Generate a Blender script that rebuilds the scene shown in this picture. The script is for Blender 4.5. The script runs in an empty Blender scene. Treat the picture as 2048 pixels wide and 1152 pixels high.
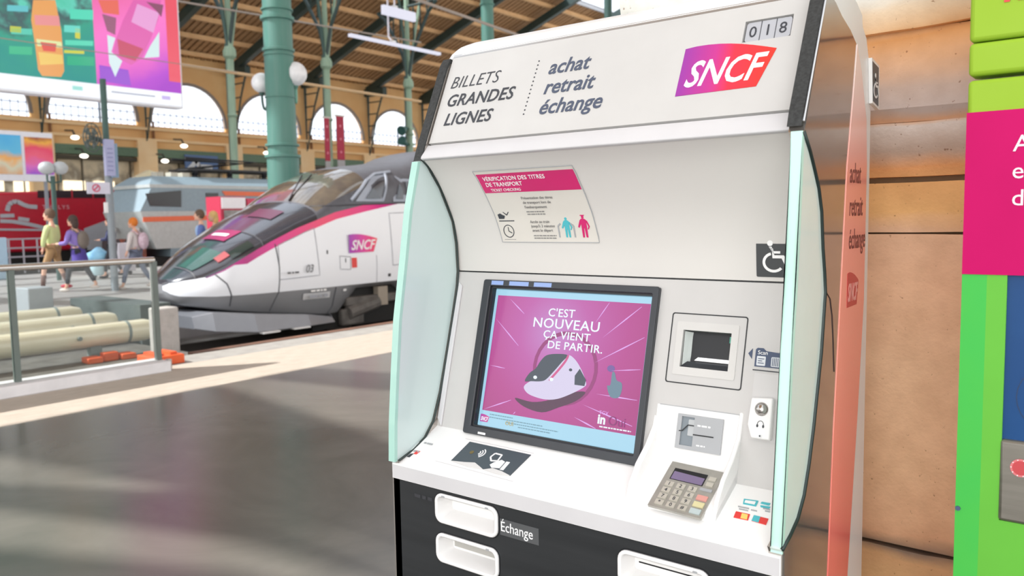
import bpy, math, random
import numpy as np
from mathutils import Vector, Matrix, noise
random.seed(7)
SC = bpy.context.scene
COL = SC.collection
# ------------------------------------------------------------------ camera
F, CX, CY, CAMH = 1640.0, 1024.0, 576.0, 1.6
def _cam(pitch=4.95, roll=1.0, yaw=38.1):
    p, r, y = [math.radians(a) for a in (pitch, roll, yaw)]
    f0 = Vector((-math.sin(y), math.cos(y), 0)); r0 = Vector((math.cos(y), math.sin(y), 0)); u0 = Vector((0, 0, 1))
    f = math.cos(p)*f0 - math.sin(p)*u0; u = math.sin(p)*f0 + math.cos(p)*u0
    return math.cos(r)*r0 - math.sin(r)*u, math.sin(r)*r0 + math.cos(r)*u, f
CR, CU, CD = _cam()
CPOS = Vector((0, 0, CAMH))
cd = bpy.data.cameras.new('camera'); cam = bpy.data.objects.new('camera', cd); COL.objects.link(cam)
cd.sensor_width = 36; cd.lens = F/2048*36; cd.clip_end = 500; cd.clip_start = .05
cam.matrix_world = Matrix((( CR.x, CU.x, -CD.x, 0), (CR.y, CU.y, -CD.y, 0), (CR.z, CU.z, -CD.z, CAMH), (0, 0, 0, 1)))
cd.dof.use_dof = True; cd.dof.focus_distance = 1.95; cd.dof.aperture_fstop = 5.0
SC.camera = cam
# ------------------------------------------------------------------ light
W = bpy.data.worlds.new('sky'); SC.world = W; W.use_nodes = True
wn = W.node_tree.nodes; wl = W.node_tree.links
bg = wn['Background']
tc = wn.new('ShaderNodeTexCoord'); sx = wn.new('ShaderNodeSeparateXYZ'); rp = wn.new('ShaderNodeValToRGB')
wl.new(tc.outputs['Generated'], sx.inputs[0]); wl.new(sx.outputs['Z'], rp.inputs[0]); wl.new(rp.outputs[0], bg.inputs[0])
rp.color_ramp.elements[0].color = (.95, .93, .90, 1); rp.color_ramp.elements[0].position = 0
rp.color_ramp.elements[1].color = (.93, .96, 1, 1); rp.color_ramp.elements[1].position = .5
bg.inputs[1].default_value = 1.85
sd = bpy.data.lights.new('sun', 'SUN'); sun = bpy.data.objects.new('sun', sd); COL.objects.link(sun)
sd.energy = 6.5; sd.angle = math.radians(.53); sd.color = (1, .95, .88)
SUN = Vector((-.42, -.58, .70)).normalized()
sun.rotation_euler = SUN.to_track_quat('Z', 'Y').to_euler(); sun.location = (0, 0, 30)
al = bpy.data.lights.new('fill_area', 'AREA'); alo = bpy.data.objects.new('fill_area', al); COL.objects.link(alo)   # added fill light to brighten the pillar and the machine
al.shape = 'RECTANGLE'; al.size = 8; al.size_y = 5; al.energy = 300; al.color = (1, .97, .93); alo.location = (2.6, -6.8, 2.6)
alo.rotation_euler = (Vector((2.6, -6.8, 2.6))-Vector((-.5, 2, 1.3))).to_track_quat('Z', 'Y').to_euler()
SC.view_settings.view_transform = 'Standard'; SC.view_settings.look = 'None'
SC.view_settings.gamma = 1; SC.view_settings.use_curve_mapping = False
SC.view_settings.exposure = 0.08
# ------------------------------------------------------------------ helpers
def lin(c):
    if isinstance(c, str):
        c = [int(c[i:i+2], 16)/255 for i in (0, 2, 4)]
    return tuple((x/12.92 if x <= .04045 else ((x+.055)/1.055)**2.4) for x in c)
MATS = {}
def mat(name, col='808080', rough=.5, metal=0, col2=None, scale=8, amt=.5, bump=0, bscale=None, emit=0, spec=None, trans=0, stretch=None, coat=0, detail=4):
    if name in MATS: return MATS[name]
    m = bpy.data.materials.new(name); m.use_nodes = True; nt = m.node_tree; N = nt.nodes; L = nt.links
    b = N['Principled BSDF']; c1 = lin(col); c2 = lin(col2) if col2 else tuple(x*.93 for x in c1)
    t = N.new('ShaderNodeTexCoord'); mp = N.new('ShaderNodeMapping'); nz = N.new('ShaderNodeTexNoise'); r = N.new('ShaderNodeValToRGB')
    L.new(t.outputs['Object'], mp.inputs[0]); L.new(mp.outputs[0], nz.inputs[0]); L.new(nz.outputs[0], r.inputs[0])
    if stretch: mp.inputs['Scale'].default_value = stretch
    nz.inputs['Scale'].default_value = scale; nz.inputs['Detail'].default_value = detail
    h = .5-.45*(1-amt)
    r.color_ramp.elements[0].color = c1+(1,); r.color_ramp.elements[1].color = c2+(1,)
    r.color_ramp.elements[0].position = .5-.25; r.color_ramp.elements[1].position = .5+.25
    if emit:
        b.inputs['Base Color'].default_value = (0.02, 0.02, 0.02, 1)
        L.new(r.outputs[0], b.inputs['Emission Color']); b.inputs['Emission Strength'].default_value = emit
    else: L.new(r.outputs[0], b.inputs['Base Color'])
    b.inputs['Roughness'].default_value = rough; b.inputs['Metallic'].default_value = metal
    if spec is not None: b.inputs['Specular IOR Level'].default_value = spec
    if trans: b.inputs['Transmission Weight'].default_value = trans
    if coat: b.inputs['Coat Weight'].default_value = coat; b.inputs['Coat Roughness'].default_value = .05
    if bump:
        bn = N.new('ShaderNodeBump'); n2 = N.new('ShaderNodeTexNoise'); n2.inputs['Scale'].default_value = bscale or scale*4; n2.inputs['Detail'].default_value = 6
        L.new(mp.outputs[0], n2.inputs[0]); L.new(n2.outputs[0], bn.inputs['Height']); bn.inputs['Strength'].default_value = bump; bn.inputs['Distance'].default_value = .02
        L.new(bn.outputs[0], b.inputs['Normal'])
    MATS[name] = m; return m
def grad_mat(name, stops, axis=(1, 0, 0), lo=0, hi=1, rough=.4, emit=0, noise_amt=0, nscale=5, radial=None):
    """colour ramp along an axis (object coordinates lo..hi) or by distance from a point"""
    if name in MATS: return MATS[name]
    m = bpy.data.materials.new(name); m.use_nodes = True; nt = m.node_tree; N = nt.nodes; L = nt.links
    b = N['Principled BSDF']; t = N.new('ShaderNodeTexCoord')
    if radial is not None:
        vm = N.new('ShaderNodeVectorMath'); vm.operation = 'DISTANCE'; vm.inputs[1].default_value = radial
        L.new(t.outputs['Object'], vm.inputs[0]); src = vm.outputs['Value']
    else:
        vm = N.new('ShaderNodeVectorMath'); vm.operation = 'DOT_PRODUCT'; vm.inputs[1].default_value = axis
        L.new(t.outputs['Object'], vm.inputs[0]); src = vm.outputs['Value']
    if noise_amt:
        nz = N.new('ShaderNodeTexNoise'); nz.inputs['Scale'].default_value = nscale; nz.inputs['Detail'].default_value = 6; L.new(t.outputs['Object'], nz.inputs[0])
        mm = N.new('ShaderNodeMath'); mm.operation = 'MULTIPLY_ADD'; mm.inputs[1].default_value = noise_amt; L.new(nz.outputs[0], mm.inputs[0]); L.new(src, mm.inputs[2])
        src = mm.outputs[0]; lo += noise_amt*.5; hi += noise_amt*.5
    mr = N.new('ShaderNodeMapRange'); mr.inputs[1].default_value = lo; mr.inputs[2].default_value = hi; L.new(src, mr.inputs[0])
    r = N.new('ShaderNodeValToRGB'); L.new(mr.outputs[0], r.inputs[0]); cr = r.color_ramp
    while len(cr.elements) < len(stops): cr.elements.new(.5)
    for e, (p, c) in zip(cr.elements, stops): e.position = p
    for e, (p, c) in zip(cr.elements, stops): e.color = lin(c)+(1,)
    if emit:
        b.inputs['Base Color'].default_value = (.02, .02, .02, 1); L.new(r.outputs[0], b.inputs['Emission Color']); b.inputs['Emission Strength'].default_value = emit
    else: L.new(r.outputs[0], b.inputs['Base Color'])
    b.inputs['Roughness'].default_value = rough; MATS[name] = m; return m
ORG = {}
def org(o): return ORG.get(o.name, Vector((0, 0, 0))) if o else Vector((0, 0, 0))
def empty(name, loc, label=None, cat=None, group=None):
    o = bpy.data.objects.new(name, None); COL.objects.link(o); o.location = loc; o.empty_display_size = .1
    ORG[o.name] = Vector(loc)
    if label: o['label'] = label
    if cat: o['category'] = cat
    if group: o['group'] = group
    return o
def tag(o, label=None, cat=None, group=None, kind=None):
    if label: o['label'] = label
    if cat: o['category'] = cat
    if group: o['group'] = group
    if kind: o['kind'] = kind
    return o
class MB:
    def __init__(s): s.v = []; s.f = []
    def add(s, vs, fs):
        n = len(s.v); s.v += [tuple(v) for v in vs]; s.f += [tuple(i+n for i in f) for f in fs]; return s
    def box(s, x0, x1, y0, y1, z0, z1):
        return s.add([(x0,y0,z0),(x1,y0,z0),(x1,y1,z0),(x0,y1,z0),(x0,y0,z1),(x1,y0,z1),(x1,y1,z1),(x0,y1,z1)],
                     [(0,3,2,1),(4,5,6,7),(0,1,5,4),(1,2,6,5),(2,3,7,6),(3,0,4,7)])
    def prism(s, pts, vec):          # polygon of 3-D points extruded along vec
        n = len(pts); pts = [Vector(p) for p in pts]; vec = Vector(vec)
        nn = Vector((0, 0, 0))
        for i in range(n): nn += pts[i].cross(pts[(i+1) % n])
        if nn.dot(vec) < 0: pts = pts[::-1]
        return s.add(pts+[p+vec for p in pts], [tuple(range(n))[::-1], tuple(range(n, 2*n))]+[(i, (i+1) % n, n+(i+1) % n, n+i) for i in range(n)])
    def profx(s, prof, x0, x1):       # (y,z) profile extruded along x
        return s.prism([(x0, y, z) for y, z in prof], (x1-x0, 0, 0))
    def tube(s, pts, r, k=8, caps=True):
        pts = [Vector(p) for p in pts]; rs = r if isinstance(r, (list, tuple)) else [r]*len(pts)
        rings = []; ref = None
        for i, p in enumerate(pts):
            d = (pts[min(i+1, len(pts)-1)]-pts[max(i-1, 0)]).normalized()
            if ref is None or abs(ref.dot(d)) > .98: ref = Vector((0, 0, 1)) if abs(d.z) < .9 else Vector((1, 0, 0))
            a = d.cross(ref).normalized(); b = d.cross(a); ref = a.cross(d)
            rings.append([p+rs[i]*(math.cos(t)*a+math.sin(t)*b) for t in [2*math.pi*j/k for j in range(k)]])
        vs = [v for rg in rings for v in rg]; fs = []
        for i in range(len(pts)-1):
            for j in range(k): fs.append((i*k+j, i*k+(j+1) % k, (i+1)*k+(j+1) % k, (i+1)*k+j))
        if caps: fs += [tuple(range(k))[::-1], tuple(range((len(pts)-1)*k, len(pts)*k))]
        return s.add(vs, fs)
    def lathe(s, prof, c, k=20, axis='z'):   # prof of (r, h)
        c = Vector(c); vs = []; fs = []
        for r, h in prof:
            for j in range(k):
                t = 2*math.pi*j/k; a, b = r*math.cos(t), r*math.sin(t)
                vs.append(c+Vector((a, b, h) if axis == 'z' else ((a, h, b) if axis == 'y' else (h, a, b))))
        for i in range(len(prof)-1):
            for j in range(k): fs.append((i*k+j, i*k+(j+1) % k, (i+1)*k+(j+1) % k, (i+1)*k+j))
        fs += [tuple(range(k))[::-1], tuple(range((len(prof)-1)*k, len(prof)*k))]
        return s.add(vs, fs)
    def ball(s, c, r, sc=(1, 1, 1), k=16):
        c = Vector(c); n = k//2; vs = []; fs = []
        for i in range(1, n):
            a = math.pi*i/n
            for j in range(k):
                t = 2*math.pi*j/k; vs.append(c+Vector((r*sc[0]*math.sin(a)*math.cos(t), r*sc[1]*math.sin(a)*math.sin(t), r*sc[2]*math.cos(a))))
        T = len(vs); vs += [c+Vector((0, 0, r*sc[2])), c-Vector((0, 0, r*sc[2]))]
        for i in range(n-2):
            for j in range(k): fs.append((i*k+j, (i+1)*k+j, (i+1)*k+(j+1) % k, i*k+(j+1) % k))
        for j in range(k): fs.append((T, j, (j+1) % k)); fs.append((T+1, (n-2)*k+(j+1) % k, (n-2)*k+j))
        return s.add(vs, fs)
    def grid(s, rows):
        n = len(rows[0]); vs = [p for r in rows for p in r]
        return s.add(vs, [(i*n+j, i*n+j+1, (i+1)*n+j+1, (i+1)*n+j) for i in range(len(rows)-1) for j in range(n-1)])
    def build(s, name, m, parent=None, smooth=False, bevel=0, seg=2, **kw):
        me = bpy.data.meshes.new(name); o0 = org(parent)
        me.from_pydata([tuple(Vector(v)-o0) for v in s.v], [], s.f); me.update()
        for mm in (m if isinstance(m, list) else [m]): me.materials.append(mm)
        o = bpy.data.objects.new(name, me); COL.objects.link(o); o.parent = parent; ORG[o.name] = o0
        if smooth:
            for p in me.polygons: p.use_smooth = True
            if smooth == 'auto': me.set_sharp_from_angle(angle=math.radians(35))
        if bevel:
            b = o.modifiers.new('b', 'BEVEL'); b.width = bevel; b.segments = seg; b.limit_method = 'ANGLE'; b.angle_limit = math.radians(40)
            if not smooth:
                for p in me.polygons: p.use_smooth = True
                me.set_sharp_from_angle(angle=math.radians(60))
        return tag(o, **kw)
def copy_tree(o, delta, parent=None):
    c = o.copy(); COL.objects.link(c)
    if parent: c.parent = parent
    else: c.location = o.location+Vector(delta); ORG[c.name] = ORG[o.name]+Vector(delta)
    for ch in list(o.children): copy_tree(ch, delta, c)
    return c
class Fr:
    def __init__(s, o, u, v): s.o = Vector(o); s.u = Vector(u).normalized(); s.v = Vector(v).normalized(); s.n = s.u.cross(s.v)
    def __call__(s, a, b, d=0): return s.o+a*s.u+b*s.v+d*s.n
def fpoly(fr, pts, d, name, m, parent, t=.0015, **kw):
    return MB().prism([fr(a, b, d-t) for a, b in pts], fr.n*t).build(name, m, parent, **kw)
def frect(fr, a0, a1, b0, b1, d, name, m, parent, t=.0015, **kw):
    return fpoly(fr, [(a0, b0), (a1, b0), (a1, b1), (a0, b1)], d, name, m, parent, t, **kw)
def rrect(a0, a1, b0, b1, r, k=5):
    out = []
    for cx, cy, s in ((a1-r, b0+r, -90), (a1-r, b1-r, 0), (a0+r, b1-r, 90), (a0+r, b0+r, 180)):
        for i in range(k+1):
            t = math.radians(s+90*i/k); out.append((cx+r*math.cos(t), cy+r*math.sin(t)))
    return out
def circ(a, b, r, k=16, ry=None): return [(a+r*math.cos(2*math.pi*i/k), b+(ry or r)*math.sin(2*math.pi*i/k)) for i in range(k)]
def ring(fr, out, inn, d0, d1):      # ring between two outlines of equal length, from depth d0 to d1
    n = len(out); mb = MB()
    vs = [fr(a, b, d0) for a, b in out]+[fr(a, b, d1) for a, b in out]+[fr(a, b, d1) for a, b in inn]+[fr(a, b, d0) for a, b in inn]
    fs = []
    for i in range(n):
        j = (i+1) % n
        for k in range(4): fs.append((k*n+i, k*n+j, ((k+1) % 4)*n+j, ((k+1) % 4)*n+i))
    return mb.add(vs, fs)
def plate(fr, a0, a1, b0, b1, holes, t, mb=None):      # plate with rectangular holes, front at depth 0
    mb = mb or MB(); xs = sorted({a0, a1}|{h[0] for h in holes}|{h[1] for h in holes}); ys = sorted({b0, b1}|{h[2] for h in holes}|{h[3] for h in holes})
    for i in range(len(xs)-1):
        for j in range(len(ys)-1):
            ca, cb = (xs[i]+xs[i+1])/2, (ys[j]+ys[j+1])/2
            if any(h[0] < ca < h[1] and h[2] < cb < h[3] for h in holes): continue
            mb.prism([fr(xs[i], ys[j], -t), fr(xs[i+1], ys[j], -t), fr(xs[i+1], ys[j+1], -t), fr(xs[i], ys[j+1], -t)], fr.n*t)
    return mb
def text(fr, s, a, b, size, m, parent, d=.001, shear=0, bold=0, sx=1, align='LEFT', rot=0, name='lettering', ext=.0004, sp=1):
    c = bpy.data.curves.new(name, 'FONT'); c.body = s; c.size = size; c.shear = shear; c.offset = bold; c.extrude = ext; c.align_x = align; c.space_character = sp
    c.resolution_u = 3
    tmp = bpy.data.objects.new(name, c); me = bpy.data.meshes.new_from_object(tmp); me.name = name
    bpy.data.objects.remove(tmp); bpy.data.curves.remove(c); me.materials.clear(); me.materials.append(m)
    o = bpy.data.objects.new(name, me); COL.objects.link(o); o.parent = parent
    cr, sr = math.cos(rot), math.sin(rot); u = fr.u*cr+fr.v*sr; v = -fr.u*sr+fr.v*cr
    M = Matrix((u*sx, v, fr.n)).transposed().to_4x4(); M.translation = fr(a, b, d)-org(parent)
    o.matrix_local = M; ORG[o.name] = org(parent); return o
def strokes(fr, lines, w, d, name, m, parent, t=.0006):
    mb = MB()
    for ln in lines:
        ww = w
        for (a, b), (c, e) in zip(ln[:-1], ln[1:]):
            l = math.hypot(c-a, e-b) or 1e-6; px, py = -(e-b)/l*ww/2, (c-a)/l*ww/2
            mb.prism([fr(a+px, b+py, d-t), fr(a-px, b-py, d-t), fr(c-px, e-py, d-t), fr(c+px, e+py, d-t)], fr.n*t)
    return mb.build(name, m, parent)
def ray(px, py): return ((px-CX)*CR-(py-CY)*CU+F*CD).normalized()
def on(px, py, ax, val):
    r = ray(px, py); return CPOS+r*((val-CPOS[ax])/r[ax])
def fpx(fr, px, py):
    r = ray(px, py); t = (fr.o-CPOS).dot(fr.n)/r.dot(fr.n); P = CPOS+r*t-fr.o; return (P.dot(fr.u), P.dot(fr.v))
def smooth(pts, k=4):
    out = []; n = len(pts)
    for i in range(n):
        p0, p1, p2, p3 = [pts[(i+j-1) % n] for j in range(4)]
        for q in range(k):
            t = q/k; out.append(tuple(.5*(2*p1[c]+(p2[c]-p0[c])*t+(2*p0[c]-5*p1[c]+4*p2[c]-p3[c])*t*t+(3*p1[c]-p0[c]-3*p2[c]+p3[c])*t**3) for c in (0, 1)))
    return out
def dashes(fr, a, b, L, h, m, parent, d=.001, n=3, sx=None):
    mb = MB(); x = a; rs = random.Random(int(a*1000)+n)
    while x < a+L:
        w = h*rs.uniform(1.2, 4); mb.prism([fr(x, b, d-.0003), fr(min(x+w, a+L), b, d-.0003), fr(min(x+w, a+L), b+h, d-.0003), fr(x, b+h, d-.0003)], fr.n*.0005); x += w+h*.7
    return tag(mb.build('small_print', m, parent), kind='stuff')
def interp(x, pts):
    if x <= pts[0][0]: return pts[0][1]
    for (a, p), (b, q) in zip(pts[:-1], pts[1:]):
        if x <= b: return p+(q-p)*(x-a)/(b-a)
    return pts[-1][1]
# ------------------------------------------------------------------ materials
white = mat('white_plastic', 'F0EFEE', .3, col2='ECEBEA', scale=3)
offwhite = mat('offwhite_plastic', 'D6D3CF', .42, col2='D2CFCB', scale=3)
lipwhite = mat('lip_plastic', 'D2D1D3', .4)
shelfm = mat('shelf_plastic', 'F6F5F4', .3)
dark = mat('dark_steel', '3A3C3E', .3, .35, col2='313335', scale=2, stretch=(1, 1, 20))
black = mat('black_plastic', '15161A', .35)
bezelm = mat('bezel_plastic', '34373C', .3, col2='2A2D33')
granite = mat('speckled_black', '3A3C3C', .6, col2='1E2020', scale=160, bump=.2)
silver = mat('silver_metal', 'C9CACB', .3, .8)
greyp = mat('grey_plastic', 'A9ABAE', .35)
steelk = mat('keypad_steel', 'B6B4AC', .35, .55, col2='A4A29B', scale=30)
gloss = mat('glossy_side', 'C9C2BC', .08, .85, col2='BDB6B0', scale=2)
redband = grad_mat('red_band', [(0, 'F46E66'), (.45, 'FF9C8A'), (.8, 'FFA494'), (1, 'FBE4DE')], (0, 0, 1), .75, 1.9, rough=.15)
gasket = mat('dark_gasket', '20302E', .4)
textgrey = mat('text_grey', '4B5468', .5); textdark = mat('text_dark', '3A3D44', .5)
txwhite = mat('text_white', 'F4F4F4', .5); magenta = mat('magenta_print', 'D0286F', .4); cyanp = mat('cyan_print', '4FB9C4', .5)
slate = mat('slate_sticker', '4B555C', .4, col2='444E55'); navy = mat('navy_sticker', '3C4A66', .4)
redp = mat('red_print', 'E03C38', .4)
# ================================================================== SETTING
# floor: polished concourse with a pale warning strip on its track side
def floor_material():
    m = bpy.data.materials.new('polished_floor'); m.use_nodes = True; N = m.node_tree.nodes; L = m.node_tree.links; b = N['Principled BSDF']
    t = N.new('ShaderNodeTexCoord'); nz = N.new('ShaderNodeTexNoise'); nz.inputs['Scale'].default_value = .8; nz.inputs['Detail'].default_value = 9; nz.inputs['Roughness'].default_value = .6; nz.inputs['Distortion'].default_value = 1.2
    r = N.new('ShaderNodeValToRGB'); L.new(t.outputs['Object'], nz.inputs[0]); L.new(nz.outputs[0], r.inputs[0]); L.new(r.outputs[0], b.inputs['Base Color'])
    r.color_ramp.elements[0].position = .3; r.color_ramp.elements[1].position = .7
    r.color_ramp.elements[0].color = lin('595752')+(1,); r.color_ramp.elements[1].color = lin('6C6963')+(1,)
    r2 = N.new('ShaderNodeMapRange'); r2.inputs[3].default_value = .16; r2.inputs[4].default_value = .28; L.new(nz.outputs[0], r2.inputs[0]); L.new(r2.outputs[0], b.inputs['Roughness'])
    b.inputs['Specular IOR Level'].default_value = .35
    return m
floorm = floor_material()
stripm = mat('warning_strip', 'BBB2A7', .7, col2='ABA297', scale=14, bump=.3, bscale=60, stretch=(1, .35, 1))
kerbm = mat('white_kerb', 'E4E4E8', .5, col2='D6D6DA')
concm = mat('concrete', 'A3A29F', .8, col2='8C8B88', scale=5, bump=.3, detail=8)
farfl = mat('far_floor', 'AFA9A3', .5, col2='8F8D8F', scale=.35, stretch=(.4, 1, 1), detail=3)
pitm = mat('pit_floor', '6E6C69', .9, col2='4A4846', scale=3, bump=.5)
MB().box(-7.2, 8, -6, 30, -.2, 0).build('floor', floorm, kind='structure', label='dark grey polished concourse floor')
MB().box(-8.62, -7.2, -6, 40, -.2, .002).build('trim_1', stripm, kind='structure', label='pale ribbed warning strip along the platform edge')
MB().box(-9.2, -8.62, -6, 40, -1, -.004).build('trim_2', concm, kind='structure', label='grey concrete platform edge')
MB().box(-16.2, -9.2, 6.3, 60, -1.1, -.85).build('trim_3', pitm, kind='structure', label='track bed below the platforms')
MB().box(-16.2, -9.2, -6, 6.3, -1.1, -.25).build('trim_4', pitm, kind='structure', label='buffer pit floor behind the glass balustrade')
MB().box(-29, -16.2, 3, 70, -1, 0).build('floor_far', farfl, kind='structure', label='pale grey platform where people walk')
MB().box(-29, -16.2, -20, 3, -1, 0).build('floor_end', farfl, kind='structure', label='concourse floor before the track ends')
MB().box(-60, -29, -20, 90, -1.2, -.8).build('floor_tracks', pitm, kind='structure', label='low track bed before the far wall')
MB().box(-40.4, -34.3, -20, 12.5, -.8, 0).build('floor_cross', farfl, kind='structure', label='concourse floor beside the red train')
# ---- far wall with arches
stone = mat('arch_stone', 'EAC58E', .85, col2='DBA468', scale=.28, detail=8, bump=.2, bscale=3)
stone2 = mat('arch_stone_pale', 'F6DAB0', .85, col2='EEC894', scale=.6, detail=6)
WX = -60.0; BAY = 7.4; A0 = 43.3; AR = 3.2; ZS = 8.9
bays = range(-6, 6)
mb = MB()
for k in bays:
    c = A0+k*BAY; n = 18
    L_, R_ = c-BAY/2, c+BAY/2
    arc = [(c-AR*math.cos(math.pi*i/n), ZS+.25+AR*math.sin(math.pi*i/n)) for i in range(n+1)]
    for (y0, z0), (y1, z1) in zip(arc[:-1], arc[1:]):
        mb.prism([(WX, y0, z0), (WX, y1, z1), (WX, y1, 15.2), (WX, y0, 15.2)], (-.3, 0, 0))
    for a, b in ((L_, c-AR), (c+AR, R_)): mb.box(WX-.3, WX, a, b, ZS, 15.2)
    mb.box(WX-1.2, WX, L_, R_, 7.2, ZS)
far_wall = mb.build('wall_far', stone, kind='structure', label='tan stone wall with a row of round arched windows')
MB().box(WX-.3, WX+.35, A0-6.5*BAY, A0+5.5*BAY, 8.55, 8.75).build('cornice', stone2, far_wall)
MB().box(WX-.3, WX+.25, A0-6.5*BAY, A0+5.5*BAY, 7.75, 7.95).build('cornice', stone2, far_wall)
for k in bays:
    y = A0+(k-.5)*BAY
    MB().box(WX-1, WX+.3, y-.75, y+.75, -.8, 7.75).build('pilaster', stone2, far_wall)
    MB().tube([(WX+.12, y+.62, 0), (WX+.12, y+.62, 9.2)], .09, 6).build('drainpipe', mat('brown_pipe', '8A5B3A', .6), far_wall)
    n = 18; c = A0+k*BAY
    out = [(c-(AR+.12)*math.cos(math.pi*i/n), ZS+.25+(AR+.12)*math.sin(math.pi*i/n)) for i in range(n+1)]
    inn = [(c-(AR-.1)*math.cos(math.pi*i/n), ZS+.25+(AR-.1)*math.sin(math.pi*i/n)) for i in range(n+1)]
    mm = MB()
    for i in range(n): mm.prism([(WX-.1, *out[i]), (WX-.1, *out[i+1]), (WX-.1, *inn[i+1]), (WX-.1, *inn[i])], (.16, 0, 0))
    mm.build('arch_frame', mat('arch_frame_grey', '8F857F', .6), far_wall)
glassm = bpy.data.materials.new('window_glass'); glassm.use_nodes = True
_n = glassm.node_tree.nodes; _l = glassm.node_tree.links; _n.remove(_n['Principled BSDF'])
_tr = _n.new('ShaderNodeBsdfTransparent'); _tr.inputs[0].default_value = (.93, .96, 1, 1); _gl = _n.new('ShaderNodeBsdfGlossy'); _gl.inputs['Roughness'].default_value = .05
_mx = _n.new('ShaderNodeMixShader'); _mx.inputs[0].default_value = .06; _l.new(_tr.outputs[0], _mx.inputs[1]); _l.new(_gl.outputs[0], _mx.inputs[2]); _l.new(_mx.outputs[0], _n['Material Output'].inputs[0])
barm = mat('window_bar', '8FA3C4', .5); wframe = mat('window_rail', '6F7C90', .5)
for i, k in enumerate(bays):
    c = A0+k*BAY; n = 20
    pts = [(WX-.18, c-AR*math.cos(math.pi*j/n), ZS+.25+AR*math.sin(math.pi*j/n)) for j in range(n+1)]+[(WX-.18, c+AR, ZS), (WX-.18, c-AR, ZS)]
    w = MB().prism(pts, (-.03, 0, 0)).build('window_%d' % (i+1), glassm, kind='structure', label='arched window in the tan stone wall')
    hb = lambda z: math.sqrt(max(0, AR**2-max(0, z-ZS-.25)**2))
    for z in (ZS+.35, ZS+.95): MB().box(WX-.18, WX-.12, c-hb(z), c+hb(z), z-.03, z+.03).build('rail', barm, w)
    for j in range(-6, 7):
        y = c+j*.5; top = ZS+1.15
        MB().box(WX-.17, WX-.13, y-.025, y+.02, ZS, top).build('bar', barm, w)
    if k % 2 == 0: MB().box(WX-.16, WX-.06, c+.4, c+.52, ZS, ZS+1.7).build('mullion', wframe, w)
# shopfronts under the arches
shopg = grad_mat('shop_front', [(0, '9A8E74'), (.35, 'C9C2AE'), (.5, '6E6657'), (.62, 'EEE6D0'), (.8, '8B806C'), (1, 'D8C8A8')], (0, 0, 1), 0, 6.2, noise_amt=5, nscale=.9)
shopl = mat('shop_light', 'FFF3D8', emit=1.6, col2='FFE7BE')
green_lintel = mat('green_lintel', '5E7B62', .5, col2='4C6751')
for k in bays:
    c = A0+k*BAY
    s = empty('shop_front', (WX, c, 0)); s['kind'] = 'structure'; s['label'] = 'glazed shop front with green fascia below an arched window'
    MB().box(WX-.8, WX-.5, c-BAY/2+.7, c+BAY/2-.7, -.8, 6.6).build('glazing', shopg, s)
    MB().box(WX-.5, WX+.25, c-BAY/2+.72, c+BAY/2-.72, 6.55, 7.2).build('fascia', green_lintel, s)
    MB().box(WX-.5, WX+.1, c-BAY/2+.72, c+BAY/2-.72, 6.2, 6.45).build('awning', mat('dark_awning', '4A4438', .7), s)
    for j in range(3):
        y = c-2.2+j*2.1
        MB().box(WX-.5, WX-.42, y, y+1.5, 3.6+.3*(j % 2), 4.7).build('lit_panel', shopl, s)
    for j in range(4): MB().box(WX-.5, WX-.4, c-2.6+j*1.75-.05, c-2.6+j*1.75+.05, -.8, 6.2).build('mullion', mat('shop_mullion', '5D5648', .6), s)
# ---- roof
roofm = mat('roof_board', 'B9936B', .8, col2='A17B55', scale=1.2, detail=5)
roofd = mat('roof_gap', '5C4534', .9)
purl = mat('purlin_wood', 'EFC796', .7, col2='E2B684', scale=2)
rgreen = mat('rafter_green', '2F4540', .5, col2='26393A')
RS = .36; RZ = 14.3
def rz(x): return RZ+RS*(x-WX)
X1 = -42.0
ceil = MB().prism([(WX-1.5, -20, rz(WX-1.5)+.25), (X1, -20, rz(X1)+.25), (X1, -20, rz(X1)+.35), (WX-1.5, -20, rz(WX-1.5)+.35)], (0, 130, 0)).build('ceiling', roofd, kind='structure', label='sloping timber roof of the train shed')
bm_ = MB().prism([(WX-1.4, 0, rz(WX-1.4)+.12), (X1, 0, rz(X1)+.12), (X1, 0, rz(X1)+.24), (WX-1.4, 0, rz(WX-1.4)+.24)], (0, .38, 0)).build('roof_board', roofm, ceil)
for i in range(1, 230):
    o = bm_.copy() if i < 230 else None; COL.objects.link(o); o.parent = ceil; o.location = (0, -4+i*.52, random.uniform(-.03, .03)); ORG[o.name] = Vector()
bm_.location = (0, -4, 0)
i = 0; x = WX+.9
while x < X1:
    MB().box(x-.16, x+.16, -20, 110, rz(x)-.2, rz(x)+.12).build('purlin', purl, ceil); x += 2.25
for k in range(-7, 7):
    y = A0+(k-.5)*BAY
    rf = MB().prism([(WX+.2, y-.22, rz(WX+.2)-.95), (X1+14, y-.22, rz(X1+14)-.95), (X1+14, y-.22, rz(X1+14)-.25), (WX+.2, y-.22, rz(WX+.2)-.25)], (0, .44, 0)).build('rafter', rgreen, ceil)
    zb = rz(WX+.2)-.95
    b = MB()
    b.tube([(WX+.25, y, zb), (WX+.25, y, 7.7)], [.13, .05], 6); b.tube([(WX+2.6, y, zb+.6), (WX+1.5, y, 11.6), (WX+.35, y, 7.9)], [.1, .08, .05], 6)
    for zz, xx in ((12.7, 1.85), (11.6, 1.5), (10.5, 1.15), (9.4, .8)): b.tube([(WX+.25, y, zz), (WX+xx, y, zz)], .06, 5)
    b.box(WX, WX+2.6, y-.25, y+.25, zb-.15, zb+.5)
    b.build('roof_bracket', rgreen, ceil)
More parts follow.
